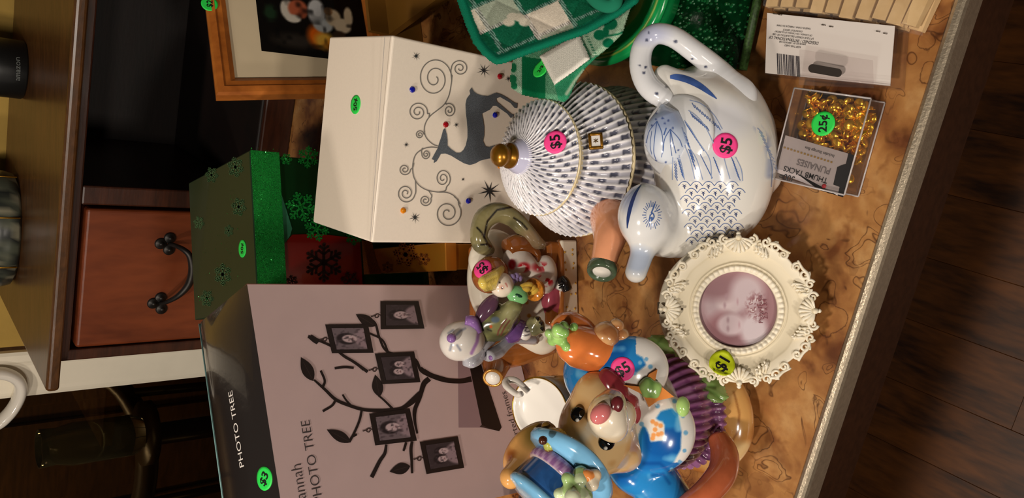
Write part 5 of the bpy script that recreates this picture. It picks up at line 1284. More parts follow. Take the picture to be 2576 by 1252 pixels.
# lid with a lotus-bud knob
kc = V(1676, 348, .383)
lidc = Vector((kc.x + .002, kc.y - .004, .097))
ldome = mk('lid', *lathe(lidc - EZ * .008, EZ, [(.034, .0), (.0345, .003), (.032, .005), (.024, .0085), (.012, .011), (0, .0115)], 48), mat('white_blue_glaze', (224, 226, 228), .12, coat=.6), sw_)
kax = CV(-.02, .0, 1).normalized()
def fk(P):
    U = Vector((1, 0, 0)); 
    d = sE(P, kc, (.0215, .0175, .0175), (CV(1, .12, 0).normalized(), CV(-.12, 1, 0).normalized(), CV(0, 0, 1)))
    d = un(d, sC(P, kc + CV(.018, 0, 0), kc + CV(.026, .003, 0), .009, .002), .010)
    return un(d, sC(P, kc, lidc, .012, .014), .006)
def ck(P, px, N):
    c = base(P, (196, 208, 228)); c = mixc(c, (150, 168, 208), blob(px, (1665, 300), (50, 28), .8) * .7); c = mixc(c, (222, 228, 236), blob(px, (1680, 385), (40, 36), .8) * .8)
    for x, y in ((1652, 285), (1667, 297), (1682, 303), (1650, 300), (1693, 322), (1672, 310), (1640, 315), (1706, 378), (1650, 404), (1675, 408)): c = mixc(c, (70, 90, 150), blob(px, (x, y), 2.6, .6))
    return c
lo, hi = bb(kc, lidc, m=.035); kn = solid('lotus_knob', fk, lo, hi, .0011, CERAMIC, sw_, ck)
SS = Skin(swn, kn, ldome, hnd)
BL1 = mat('cobalt_brushwork', (74, 104, 166), .15, coat=.5); BL2 = mat('pale_cobalt_brushwork', (140, 160, 200), .15, coat=.5); BL3 = mat('deep_cobalt_brushwork', (44, 62, 116), .15, coat=.5)
pet = [([(1653, 305), (1648, 340), (1645, 380), (1650, 400)], 1.6), ([(1653, 305), (1634, 330), (1626, 360)], 1.6), ([(1653, 305), (1665, 335), (1668, 372), (1664, 395)], 1.6), ([(1686, 325), (1672, 350), (1668, 385)], 1.8), ([(1686, 325), (1692, 355), (1700, 385)], 1.8), ([(1686, 325), (1708, 350), (1716, 370)], 1.6), ([(1686, 330), (1686, 360), (1690, 392)], 1.4), ([(1640, 330), (1636, 365), (1640, 388)], 1.3), ([(1676, 322), (1670, 340)], 3)]
ribbons('painted_petals', pet, SS, BL1, sw_, .0003)
ribbons('painted_wing_stroke', [([(1686, 194), (1702, 194), (1730, 201), (1760, 216), (1785, 234), (1803, 249)], [8, 15, 17, 15, 10, 2])], SS, mat('blue_brush_wash', (70, 100, 168), .15, coat=.5, var=.3, vscale=80), sw_, .0003)
ribbons('painted_crown_stroke', [([(1613, 464), (1599, 486), (1588, 515), (1581, 545), (1578, 574)], [2, 7, 9, 8, 2])], SS, BL3, sw_, .0003)
# eye and lashes
eye = [([(1636, 540), (1634, 548), (1633, 556), (1637, 556), (1643, 550), (1645, 543), (1641, 536), (1637, 540)], 3.0), ([(1638, 536), (1643, 524), (1647, 513)], 3.2), ([(1646, 532), (1653, 530), (1660, 526)], 2.0), ([(1638, 546), (1640, 552)], 6)]
for k in range(26):
    a = 2 * math.pi * k / 26; r0, r1 = 17, 26 + 3 * (k % 2)
    eye.append(([(1640 + r0 * .85 * math.cos(a), 541 + r0 * 1.2 * math.sin(a)), (1640 + r1 * .85 * math.cos(a), 541 + r1 * 1.25 * math.sin(a))], 1.5))
ribbons('painted_eye', eye, SS, BL1, sw_, .0003)
fe = []
# long wing feathers with hatching
qs = [[(1735, 252), (1765, 262), (1795, 288), (1817, 325)], [(1732, 278), (1752, 292), (1775, 320), (1800, 372)], [(1722, 303), (1738, 325), (1756, 355), (1785, 400), (1790, 450)], [(1715, 320), (1728, 360), (1752, 400), (1768, 452)], [(1722, 365), (1736, 400), (1748, 450)], [(1708, 390), (1716, 420), (1722, 452)], [(1692, 395), (1692, 425), (1692, 452)], [(1817, 360), (1822, 400), (1836, 450)], [(1850, 395), (1864, 425), (1868, 455)]]
for q in qs: fe.append((q, 1.8))
ribbons('painted_feather_edges', fe, SS, BL2, sw_, .0003)
ha = []
for a, b, n_ in (((1742, 264), (1806, 320), 11), ((1738, 288), (1778, 322), 9), ((1725, 312), (1765, 372), 10), ((1722, 338), (1742, 398), 8), ((1733, 380), (1752, 440), 9), ((1705, 402), (1716, 442), 7), ((1697, 410), (1699, 446), 6), ((1762, 392), (1786, 440), 9), ((1795, 400), (1812, 446), 8), ((1840, 400), (1856, 446), 8)):
    for k in range(n_):
        t = k / (n_ - 1); x = a[0] + (b[0] - a[0]) * t; y = a[1] + (b[1] - a[1]) * t; ha.append(([(x - 1, y - 5), (x + 6, y + 8)], 1.7))
ribbons('painted_hatching', ha, SS, BL1, sw_, .0003)
scs = []; tw_ = []
for r in range(9):
    y = 462 + r * 17.5 + 0; n_ = 5
    for k in range(n_):
        x = 1722 + (k + .5 * (r % 2)) * 30 + r * 2.2; 
        if x > 1862 - r * 2 + 6: continue
        scs.append(([(x - 15, y + 5), (x - 8, y - 3), (x, y - 6), (x + 8, y - 3), (x + 15, y + 5)], 1.5))
        tw_.append(([(x, y + 3), (x + 1, y + 13)], 1.7)); tw_.append(([(x - 4, y + 6), (x, y + 9), (x + 4, y + 6)], 1.3)); tw_.append(([(x - 4, y + 2), (x, y + 5), (x + 4, y + 2)], 1.2))
ribbons('painted_scale_feathers', scs, SS, BL1, sw_, .0003); ribbons('painted_sprigs', tw_, SS, BL3, sw_, .0003)
ribbons('painted_side_feathers', [([(1905 + k * 4, 322 + k * 9), (1918 + k * 4, 336 + k * 9)], 2) for k in range(12)] + [([(1930, 370), (1942, 420), (1940, 470)], 2)], SS, BL2, sw_, .0003)
sticker(SS, (1825, 366), 'pink', '$5', 280, sw_, r=.0100, size=.0125)
# ---- cat teapot in hat and jacket
ctp = thing('cat_teapot', 'ginger cat teapot in a blue hat and jacket with purple ribbed trousers', 'teapot', (-.15, .415, 0))
hc = V(1502, 1082, .402)
R_cat = .0
def fbase(P): # feet and tan underside
    d = sE(P, (-.150, .402, .020), (.052, .048, .026)); d = un(d, sE(P, onz(1828, 1075, .014), (.020, .018, .016)), .012); d = un(d, sE(P, onz(1800, 1000, .012), (.020, .018, .014)), .012)
    return np.maximum(d, -(P[:, 2] - .001))
def cbase(P, px, N):
    n = vnoise(P, 70); c = mixc(base(P, (226, 172, 102)), (196, 124, 60), (n - .55) * 4); c = mixc(c, (240, 204, 146), (vnoise(P, 40) - .6) * 5)
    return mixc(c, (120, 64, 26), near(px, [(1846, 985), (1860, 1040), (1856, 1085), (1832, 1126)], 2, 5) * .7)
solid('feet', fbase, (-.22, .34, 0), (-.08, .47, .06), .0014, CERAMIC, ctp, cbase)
def ftr(P):
    d = sE(P, (-.141, .412, .070), (.0505, .046, .043))
    ang = np.arctan2(P[:, 1] - .412, P[:, 0] + .141); d = d - .0011 * np.cos(ang * 40) * (P[:, 2] > .035)
    hem = sE(P, (-.143, .410, .046), (.0510, .0465, .015)) - .0012 * np.cos(ang * 44); return un(d, hem, .004)
def ctr(P, px, N):
    ang = np.arctan2(P[:, 1] - .412, P[:, 0] + .141); w = .5 + .5 * np.cos(ang * 40)
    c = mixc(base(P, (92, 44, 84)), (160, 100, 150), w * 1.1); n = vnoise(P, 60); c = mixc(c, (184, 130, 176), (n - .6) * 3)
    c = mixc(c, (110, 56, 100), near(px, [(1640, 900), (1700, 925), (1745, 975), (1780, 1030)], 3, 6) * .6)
    return c
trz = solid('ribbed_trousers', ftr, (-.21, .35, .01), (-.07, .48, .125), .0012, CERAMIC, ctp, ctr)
ls, le = V(1600, 1165, .400), V(1668, 1236, .378)      # left sleeve
rs, re = V(1545, 915, .415), V(1520, 905, .400)
def fj(P):
    d = sE(P, (-.137, .416, .112), (.0500, .0470, .040))
    d = un(d, sT(P, [V(1600, 1120, .41), ls, V(1640, 1205, .388), le + CV(-.02, -.012, 0)], [.022, .0235, .021, .020]), .010)
    d = un(d, sT(P, [V(1545, 985, .415), V(1535, 935, .415), V(1548, 908, .405)], [.024, .0225, .020]), .010)
    d = un(d, sE(P, V(1496, 938, .428), (.028, .026, .026)), .010)
    # flared, scalloped jacket skirts
    d = un(d, sE(P, V(1660, 1085, .372), (.031, .014, .028), (CV(1, 0, 0), CV(0, 0, 1), CV(0, 1, 0))), .008)
    d = un(d, sE(P, V(1592, 928, .385), (.026, .014, .028), (CV(1, 0, 0), CV(0, 0, 1), CV(0, 1, 0))), .008)
    return d
JR = [(1400, 1010), (1420, 940), (1460, 890), (1540, 885), (1590, 886), (1616, 898), (1625, 918), (1600, 938), (1560, 955), (1500, 975)]
JL = [(1607, 1092), (1616, 1070), (1624, 1074), (1632, 1092), (1636, 1110), (1670, 1108), (1672, 1068), (1650, 1052), (1662, 1034), (1690, 1026), (1706, 1040), (1714, 1085), (1712, 1130), (1694, 1164), (1670, 1172), (1690, 1260), (1545, 1260), (1560, 1190), (1600, 1140)]
def cj(P, px, N):
    n = vnoise(P, 55); n2 = vnoise(P + 5, 130); c = base(P, (236, 232, 226))
    bl = mixc(mixc(base(P, (40, 134, 204)), (20, 92, 170), (n - .5) * 5), (104, 178, 226), (n2 - .62) * 4)
    w_ = np.maximum(np.maximum(softpoly(px, JR), softpoly(px, JL)), ((P[:, 0] < -.165) | (P[:, 1] > .43) | ((px[:, 1] < 905) & (px[:, 0] < 1600))) * 1.)[:, None]; c = c * (1 - w_) + bl * w_
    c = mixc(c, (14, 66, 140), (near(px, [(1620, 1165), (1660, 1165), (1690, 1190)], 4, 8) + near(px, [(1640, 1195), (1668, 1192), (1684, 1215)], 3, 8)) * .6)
    for x, y, r in ((1597, 939, 5), (1565, 948, 5), (1610, 912, 5), (1626, 903, 5), (1636, 922, 6), (1614, 1066, 6), (1654, 1021, 6), (1697, 1008, 6), (1718, 1046, 5), (1725, 1088, 6), (1722, 1133, 5), (1710, 1161, 5), (1690, 1180, 5)):
        c = mixc(c, (120, 178, 216), blob(px, (x, y), r, .4))
    pk = [(1638, 1058), (1668, 1060), (1673, 1105), (1637, 1108)]
    c = mixc(c, (240, 228, 214), softpoly(px, pk))
    for x, y in ((1642, 1060), (1651, 1066), (1662, 1070), (1648, 1080), (1656, 1092), (1644, 1094), (1664, 1090), (1642, 1102)): c = mixc(c, (240, 164, 96), blob(px, (x, y), (6, 6), .4))
    return c
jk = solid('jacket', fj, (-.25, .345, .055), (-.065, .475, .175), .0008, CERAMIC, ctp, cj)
# star patch with a green rosette
stp = V(1632, 975, .358)
spts = [(1652, 928), (1645, 958), (1684, 994), (1648, 1004), (1624, 1020), (1612, 990), (1563, 966), (1612, 972), (1632, 940)]
SK = Skin(jk, trz)
pv = [SK.at(x, y, 0) for x, y in spts]; pv = [p if p is not None else V(x, y, .365) for p, (x, y) in zip(pv, spts)]
cen = sum(pv, Vector()) / len(pv); nn = Vector((.1, -.75, .6)).normalized()
mk('orange_star', *slab([p + nn * .002 for p in [q - nn * (q - cen).dot(nn) for q in pv]], nn, .0045), mat('orange_glaze', (240, 150, 76), .14, coat=.6, var=.15, vscale=60), ctp, False)
gr = cen + nn * .007
GRO = [(q3(gr + CV(a * .0045, b * .0045, -.002)), .0042) for a, b in ((0, 0), (1, .3), (-.8, .6), (-.9, -.8), (.2, -1.1), (.3, 1.0))]
def fgr(P):
    d = None
    for q, r in GRO: e = np.linalg.norm(P - q, axis=1) - r; d = e if d is None else un(d, e, .0035)
    return d
solid('green_rosette', fgr, q3(gr) - .018, q3(gr) + .018, .0009, CERAMIC, ctp, lambda P, px, N: mixc(base(P, (166, 208, 120)), (120, 164, 84), (vnoise(P, 200) - .5) * 4))
mk('button', *sph(V(1718, 1022, .352), (.008, .005, .006)), mat('lime_button_glaze', (168, 206, 120), .14, coat=.6), ctp)
# head
HX, HY, HZ = CV(.98, -.1, .15).normalized(), CV(.08, .98, 0).normalized(), None
def fhd(P):
    d = sE(P, hc, (.0345, .031, .030)); d = un(d, sE(P, V(1568, 1135, .392), (.016, .016, .015)), .010); d = un(d, sE(P, V(1500, 985, .402), (.016, .016, .017)), .010)
    d = un(d, sE(P, V(1528, 1045, .366), (.0165, .014, .0150)), .008); d = un(d, sE(P, V(1545, 1072, .365), (.0115, .010, .010)), .006); d = un(d, sE(P, V(1540, 1016, .370), (.0115, .010, .010)), .006)
    return un(d, sE(P, V(1572, 1044, .375), (.011, .009, .008)), .005)
def chd2(P, px, N):
    n = vnoise(P, 80); c = mixc(base(P, (242, 202, 144)), (214, 156, 92), (n - .55) * 4)
    mz = np.maximum(blob(px, (1545, 1050), (54, 60), .5), inpoly(px, [(1470, 1075), (1510, 1020), (1560, 1010), (1590, 1040), (1580, 1075), (1540, 1100), (1500, 1100)]) * .9)
    c = mixc(c, (240, 228, 206), mz); c = mixc(c, (240, 226, 200), near(px, [(1510, 1060), (1484, 1080), (1468, 1098)], 15, 18) * .85)
    c = mixc(c, (120, 44, 44), blob(px, (1548, 1022), (13, 9), .3)); 
    return c
lo, hi = bb(hc, m=.06); head = solid('head', fhd, lo, hi, .0011, CERAMIC, ctp, chd2)
SH = Skin(head)
def on(px, l=0): p = SH.at(*px, l); return p if p is not None else V(*px, .37)
np_ = on((1511, 1040)); mk('nose', *sph(np_, (.0085, .0055, .0065), (CV(.75, -.65, 0).normalized(), CV(0, 0, 1), CV(.65, .75, 0).normalized()), 20, 12), mat('rose_nose_glaze', (206, 116, 116), .12, coat=.7), ctp)
mm = on((1551, 1018)); mk('mouth', *sph(mm, (.0065, .003, .0048), (CV(.9, -.3, 0).normalized(), CV(0, 0, 1), CV(.3, .9, 0).normalized())), mat('dark_mouth_glaze', (96, 34, 38), .2), ctp)
for k, q in enumerate(((1455, 1042), (1526, 1112))):
    p = on(q); e = mk('eye', *sph(p, (.0062, .0062, .0035), (CV(1, 0, 0), CV(0, 1, 0), CV(0, 0, 1))), mat('black_eye_glaze', (16, 13, 14), .06, coat=1.), ctp)
    mk('eye_glint', *sph(p + CV(-.0035, .001, .0022), .0016), mat('white_glint', (240, 238, 232), .2), e)
# bow tie
b0_ = on((1585, 1010), 0) + CV(.0, -.002, .006)
MARO = mat('maroon_glaze', (140, 50, 56), .14, coat=.6, var=.25, vscale=70)
fb = lambda P: un(un(un(sE(P, V(1544, 974, .388), (.0165, .009, .0098), (CV(.8, .5, 0).normalized(), CV(0, 0, 1), CV(-.5, .8, 0).normalized())), sE(P, V(1610, 1056, .382), (.0178, .0092, .0118), (CV(.75, .6, 0).normalized(), CV(0, 0, 1), CV(-.6, .75, 0).normalized())), .006), sE(P, V(1580, 1008, .384), (.008, .008, .008)), .004), sC(P, V(1580, 1008, .386), V(1566, 988, .389), .007), .004)
def cb(P, px, N): n = vnoise(P, 70); return mixc(mixc(base(P, (138, 48, 56)), (196, 92, 96), (n - .55) * 4), (170, 84, 40), blob(px, (1580, 1020), (16, 10), .8) * .5)
solid('bow_tie', fb, (-.18, .345, .09), (-.07, .42, .20), .0012, CERAMIC, ctp, cb)
# hat: leaning to the left
bc_ = V(1436, 1166, .396); hax = CV(-.64, .67, .36).normalized()
hu_ = CV(.72, .69, 0)
SKY = mat('sky_blue_glaze', (124, 186, 226), .14, coat=.6, var=.10, vscale=60); NAVY = mat('blue_hat_glaze', (48, 98, 164), .14, coat=.6, var=.25, vscale=60)
def tilt_l(prof, seg=56, wob=.0):
    v, f = lathe(bc_, hax, prof, seg, hu_)
    return v, f
v, f = tilt_l([(.018, .002), (.028, .0015), (.034, -.0015), (.0365, -.005), (.0378, -.0035), (.0372, .0005), (.034, .0045), (.028, .0065), (.018, .0075)])
a = np.arctan2((v - q3(bc_)) @ q3(hax.cross(hu_.normalized())), (v - q3(bc_)) @ q3(hu_.normalized())); rr_ = np.linalg.norm(v - q3(bc_), axis=1)
v = v + np.outer(.0045 * np.cos(2 * a) * np.clip((rr_ - .02) / .02, 0, 1), q3(hax)); mk('hat_brim', v, f, SKY, ctp)
mk('hat_crown', *tilt_l([(.0235, .004), (.0245, .012), (.0255, .030), (.0262, .0345), (.0, .0345)]), NAVY, ctp)
mk('hat_top', *tilt_l([(.0262, .033), (.0278, .0345), (.0276, .0375), (.0255, .0392), (.016, .0402), (0, .0405)]), SKY, ctp)
v, f = tilt_l([(.0252, .0065), (.0272, .0075), (.0278, .0120), (.0272, .0155), (.0256, .0165)], 140)
aa = np.tile(np.arange(140), 5); c = mixc(base(v, (150, 104, 160)), (196, 160, 200), (np.cos(aa * 2 * math.pi / 140 * 26 + np.repeat(np.arange(5), 140) * 1.0) > .2) * 1.); c[:140] = (236, 214, 210); c[-140:] = (236, 214, 210)
mk('hat_band', v, f, CERAMIC, ctp, True, c)
def onhat(th, h, r): U = (hu_ - hax * hu_.dot(hax)).normalized(); W = hax.cross(U); return bc_ + hax * h + U * (r * math.cos(th)) + W * (r * math.sin(th))
def posy(name, px, Y, cols, n, s):
    c = V(*px, Y); cs = [(q3(c) + RNG.uniform(-1, 1, 3) * s, RNG.uniform(.42, .7) * s) for k in range(n)]
    def fp(P):
        d = None
        for q, r in cs: e = np.linalg.norm(P - q, axis=1) - r; d = e if d is None else un(d, e, .003)
        return d
    def cp_(P, px_, N):
        i = np.argmin([np.linalg.norm(P - q, axis=1) - r for q, r in cs], axis=0); return np.array(cols, float)[i % len(cols)] * (.86 + .28 * vnoise(P, 160))[:, None]
    solid(name, fp, q3(c) - 2.2 * s, q3(c) + 2.2 * s, .0010, CERAMIC, ctp, cp_)
posy('hat_lettuce', (1440, 1228), .368, [(206, 222, 178), (168, 200, 130), (222, 230, 196)], 12, .009)
posy('hat_carrot_posy', (1478, 1212), .366, [(240, 226, 200), (238, 150, 80), (240, 214, 176)], 7, .007)
posy('hat_sunflower', (1388, 1098), .400, [(216, 190, 70), (196, 168, 50), (120, 90, 40), (176, 180, 90)], 10, .008)
mk('sunflower_centre', *sph(V(1366, 1107, .388), .0032), mat('brown_seed_glaze', (70, 34, 20), .2), ctp)
# ear behind the hat
e0, e1 = V(1380, 1085, .428), V(1278, 1205, .425)
def fe_(P): return un(sE(P, V(1335, 1130, .43), (.026, .011, .016), (CV(-.72, .69, 0).normalized(), CV(0, 0, 1), CV(.69, .72, 0).normalized())), sC(P, V(1340, 1150, .428), V(1286, 1200, .424), .012, .0085), .008)
def ce(P, px, N): n = vnoise(P, 90); return mixc(mixc(base(P, (222, 164, 96)), (120, 96, 44), blob(px, (1360, 1095), (46, 36), .8)), (150, 84, 40), (n - .62) * 4)
lo, hi = bb(V(1290, 1205, .425), V(1390, 1080, .435), m=.03); solid('ear', fe_, lo, hi, .0013, CERAMIC, ctp, ce)
# carrot spout held in the right arm, paw, carrot handle, leaves
cp0 = [V(1415, 870, .428), V(1440, 868, .420), V(1500, 882, .408), V(1560, 885, .402), V(1610, 890, .398), V(1660, 905, .398)]
CARR = mat('carrot_glaze', (222, 124, 62), .12, coat=.7, var=.16, vscale=60)
mk('carrot_spout', *tube(cp0, [.011, .0165, .0170, .0135, .009, .004], 26, 7), CARR, ctp)
mk('carrot_spout_end', *tube([V(1402, 838, .432), V(1430, 820, .428), V(1470, 838, .420), V(1490, 862, .414)], [.009, .012, .011, .006], 20, 6), CARR, ctp)
posy('carrot_greens', (1412, 846), .418, [(146, 190, 104), (128, 172, 90), (164, 204, 124)], 16, .0080)
pw_ = V(1525, 843, .400); q_ = [sph(pw_ + CV(x, y, 0) * 1.0, r, None, 16, 10) for x, y, r in ((0, 0, .0115), (-.008, -.009, .007), (.0, -.0115, .0065), (.0075, -.008, .0062))]
v, f = join(*q_); mk('paw', v, f, CERAMIC, ctp, True, mixc(base(v, (214, 164, 112)), (160, 104, 62), (vnoise(v, 110) - .5) * 4))
hpn = [V(1806, 1098, .362), V(1822, 1140, .352), V(1818, 1185, .345), V(1790, 1225, .345), V(1748, 1262, .350), V(1690, 1300, .365), V(1630, 1310, .38)]
mk('carrot_handle', *tube(hpn, [.0085, .0112, .0115, .0110, .0100, .009, .008], 24, 7), mat('carrot_handle_glaze', (196, 104, 66), .13, coat=.6, var=.18, vscale=50), ctp)
LEAFM = mat('leaf_green_glaze', attr=True, rough=.14, coat=.6)
LFP = plane3(V(1640, 850, .425), V(1825, 1005, .362), V(1700, 985, .392))
def lcol(G, d):
    c = base(G, (150, 188, 106)); w = np.zeros(len(G))
    for ln2 in ([(1640, 858), (1690, 905), (1740, 950), (1815, 1005)], [(1690, 905), (1700, 870)], [(1715, 928), (1735, 895)], [(1740, 950), (1768, 940)], [(1765, 970), (1795, 972)], [(1670, 890), (1640, 895)], [(1740, 952), (1745, 985)], [(1650, 868), (1665, 850)], [(1780, 980), (1778, 1005)]): w = np.maximum(w, near(G, ln2, 2.5, 6))
    c = mixc(c, (104, 146, 68), w * .8); return mixc(c, (176, 208, 132), (vnoise(np.stack([G[:, 0], G[:, 1], G[:, 0] * 0], 1), .05) - .5) * 3)
def lh(G, d):
    w = np.zeros(len(G))
    for ln2 in ([(1640, 858), (1690, 905), (1740, 950), (1815, 1005)], [(1690, 905), (1700, 870)], [(1715, 928), (1735, 895)], [(1740, 950), (1768, 940)], [(1765, 970), (1795, 972)], [(1670, 890), (1640, 895)]): w = np.maximum(w, near(G, ln2, 2, 14))
    return .005 * np.sqrt(np.clip(d / 20, 0, 1)) - .0025 * w
v, f, c = fill_patch([(1608, 876), (1618, 856), (1640, 843), (1668, 842), (1694, 852), (1722, 868), (1752, 884), (1775, 915), (1800, 940), (1820, 965), (1833, 1000), (1815, 1014), (1780, 1010), (1740, 990), (1690, 940), (1640, 912)], lambda x, y, h: LFP.at(x, y, h), 3, lh, .006, lcol)
mk('cabbage_leaf', v, f, LEAFM, ctp, True, c)
sticker(Skin(jk), (1566, 928), 'pink', '$5', 328, ctp, r=.0092, size=.0115)

# ---- white cup with a curled handle behind the cat
cu = thing('white_gold_rim_cup', 'white painted cup with a gold rim and curled handle behind the cat', 'cup', onz(1400, 1020, 0))
cc_ = V(1358, 1032, .505); cax = Vector((-.02, -.22, 1)).normalized(); rc = .0305
cen = Vector((cc_.x, cc_.y, cc_.z))
prof_o = [(.016, -.070), (.019, -.068), (.023, -.056), (.027, -.035), (.029, -.016), (rc, 0), (rc - .0012, .0008), (rc - .003, -.001), (rc - .004, -.004), (rc - .008, -.0065), (0, -.007)]
v, f = lathe(cen, cax, prof_o, 64, Vector((1, 0, 0)), 1., 1.)
c = base(v, (240, 236, 228)); n = vnoise(v, 60); outer = np.repeat(np.arange(len(prof_o)), 64) < 5
c = np.where((outer & (n > .55))[:, None], np.array([150, 130, 80.]), c); c = np.where((outer & (vnoise(v + 2, 70) > .66))[:, None], np.array([200, 90, 40.]), c)
mk('cup_body', v, f, CERAMIC, cu, True, c)
mk('gold_rim', *lathe(cen, cax, [(rc - .0004, .0002), (rc + .0004, .0006), (rc - .0004, .0012), (rc - .0012, .0008), (rc - .0004, .0002)], 64, Vector((1, 0, 0)), cap=False), mat('gold_lustre', (206, 158, 60), .2, 1.), cu)
U = CV(1, 0, 0)
mk('handle', *tube([V(1330, 985, .505), V(1300, 958, .515), V(1278, 956, .522), V(1272, 966, .520), V(1284, 980, .512), V(1302, 992, .505), V(1312, 990, .50)], [.0028, .003, .0034, .0034, .003, .0028, .0026], 12, 6), mat('white_cup_glaze', (236, 230, 220), .12, coat=.6), cu)
mk('foot', *lathe(Vector((cen.x - .0, cen.y + .014, .0012)), EZ, [(.018, 0), (.019, .002), (.016, cen.z - .066), (0, cen.z - .066)], 40), mat('white_cup_glaze', (236, 230, 220), .12), cu)

# ---- black round lid at the left edge of the picture
bl_ = thing('black_round_pot', 'black round pot standing behind the cat at the photograph edge', 'pot', onz(1360, 1300, 0))
bp_ = onz(1380, 1292, .05); bp_.z = 0
mk('pot_body', *lathe(bp_, EZ, [(.034, .001), (.040, .004), (.043, .02), (.042, .045), (.039, .058), (.030, .067), (.012, .071), (0, .0715)], 48), mat('black_enamel', (18, 18, 22), .35, coat=.2), bl_)
mk('knob', *lathe(bp_ + EZ * .071, EZ, [(.006, -.001), (.006, .004), (.009, .008), (.008, .012), (0, .013)], 24), mat('black_enamel', (18, 18, 22), .35), bl_)
# ---- story-tale teapot: a bed with a wolf in a bonnet, a girl on the edge, a tail as handle
wf = thing('wolf_and_girl_teapot', 'bed-shaped teapot with a bonneted wolf and a fair-haired girl holding a basket', 'teapot', (-.05, .61, 0))
bl0_, br0_ = onz(1456, 815, .001), onz(1452, 606, .001); bxx = (br0_ - bl0_); bxn = bxx.normalized(); byn = Vector((-bxn.y, bxn.x, 0)); bl_w = bxx.length
# footboard and frame
BRO = mat('brown_bed_glaze', (150, 88, 40), .13, coat=.6, var=.25, vscale=50)
mk('bed_frame', *rbox(bl0_ + byn * .003, bxn * bl_w, byn * .085, EZ * .040, .006, 3), BRO, wf)
v, f = rbox(bl0_ - bxn * .001, bxn * (bl_w + .002), byn * .006, EZ * .0235, .002, 2)
bm = bmesh.new(); vv_ = [bm.verts.new(p) for p in v]; [bm.faces.new([vv_[i] for i in q]) for q in f]; bmesh.ops.subdivide_edges(bm, edges=bm.edges[:], cuts=8, use_grid_fill=True); bm.verts.index_update()
v = np.array([tuple(p.co) for p in bm.verts]); f = [tuple(q.index for q in p.verts) for p in bm.faces]; bm.free()
mk('bed_valance', v, f, mat('white_valance_glaze', (232, 222, 202), .13, coat=.6), wf, False)
VP_ = Plane(bl0_, -byn)
OCH = mat('ochre_dot_glaze', (206, 156, 60), .15, coat=.5)
for x, y in ((1421, 634), (1440, 628), (1440, 640), (1422, 660), (1443, 662), (1424, 678), (1442, 674), (1448, 712), (1430, 706), (1436, 740), (1448, 738), (1426, 772), (1446, 776), (1432, 784), (1434, 800)): 
    mk('ochre_dot', *lathe(VP_.at(x, y, .0002), -byn, [(.0014, 0), (.0011, .0004), (0, .0005)], 10), OCH, wf)
mk('bed_rail', *tube([V(1408, 606, .583), V(1410, 660, .576), V(1411, 720, .573), V(1411, 815, .578)], .0042, 12, 5), BRO, wf)
mk('pink_sheet', *tube([V(1388, 622, .592), V(1390, 690, .585), V(1388, 745, .585), V(1382, 790, .592), V(1392, 832, .600)], [.009, .010, .013, .012, .005], 16, 6), mat('rose_sheet_glaze', (170, 76, 92), .13, coat=.6, var=.2, vscale=60, stretch=(1, 4, 1)), wf)
# quilt, pillow
qc = V(1320, 790, .625)
def fq(P):
    d = sE(P, V(1338, 780, .622), (.046, .040, .040)); d = un(d, sE(P, V(1250, 700, .632), (.052, .030, .034)), .018); d = un(d, sE(P, V(1365, 820, .608), (.030, .022, .022)), .012); d = un(d, sE(P, V(1235, 630, .63), (.020, .018, .020)), .010)
    d = un(d, sE(P, V(1215, 655, .618), (.020, .014, .016)), .008); return np.maximum(d, -(P[:, 2] - .012))
def cq(P, px, N):
    c = base(P, (234, 226, 208))
    for k in range(40):
        x = 1190 + (k * 53) % 215; y = 605 + (k * 97) % 270; c = mixc(c, (206, 148, 48), blob(px, (x, y), 5.2, .5))
    return mixc(c, (206, 196, 176), (vnoise(P, 60) - .6) * 3)
qlt = solid('quilt', fq, (-.13, .57, 0), (.03, .69, .15), .0014, CERAMIC, wf, cq)
mk('headboard', *rbox(Vector((V(1300, 640, .66).x, .66, .003)) - bxn * .105, bxn * .115, byn * .012, EZ * .075, .005, 3), BRO, wf)
# wolf tail as handle
tl = [V(1360, 614, .580), V(1345, 606, .580), V(1322, 580, .586), V(1292, 550, .592), V(1255, 534, .596), V(1222, 546, .600), V(1207, 575, .602), V(1205, 600, .602), V(1214, 618, .603), V(1230, 628, .607)]
def ftl(P): return sT(P, tl, [.0055, .0080, .0088, .0095, .0105, .0110, .0095, .0090, .0092, .0060], 4)
def ctl(P, px, N):
    c = mixc(base(P, (134, 126, 86)), (104, 100, 70), (vnoise(P, 80) - .5) * 4); c = mixc(c, (150, 120, 92), blob(px, (1345, 605), (34, 34), .8) * .7)
    for q in ([(1288, 520), (1250, 528), (1226, 556), (1218, 596), (1232, 622)], [(1200, 572), (1212, 585), (1220, 600)], [(1293, 548), (1312, 560), (1326, 576)], [(1210, 615), (1228, 614), (1236, 620)]): c = mixc(c, (22, 18, 16), near(px, q, 2.2, 2.5))
    return c
lo, hi = bb(*tl); solid('tail_handle', ftl, lo, hi, .0011, CERAMIC, wf, ctl)
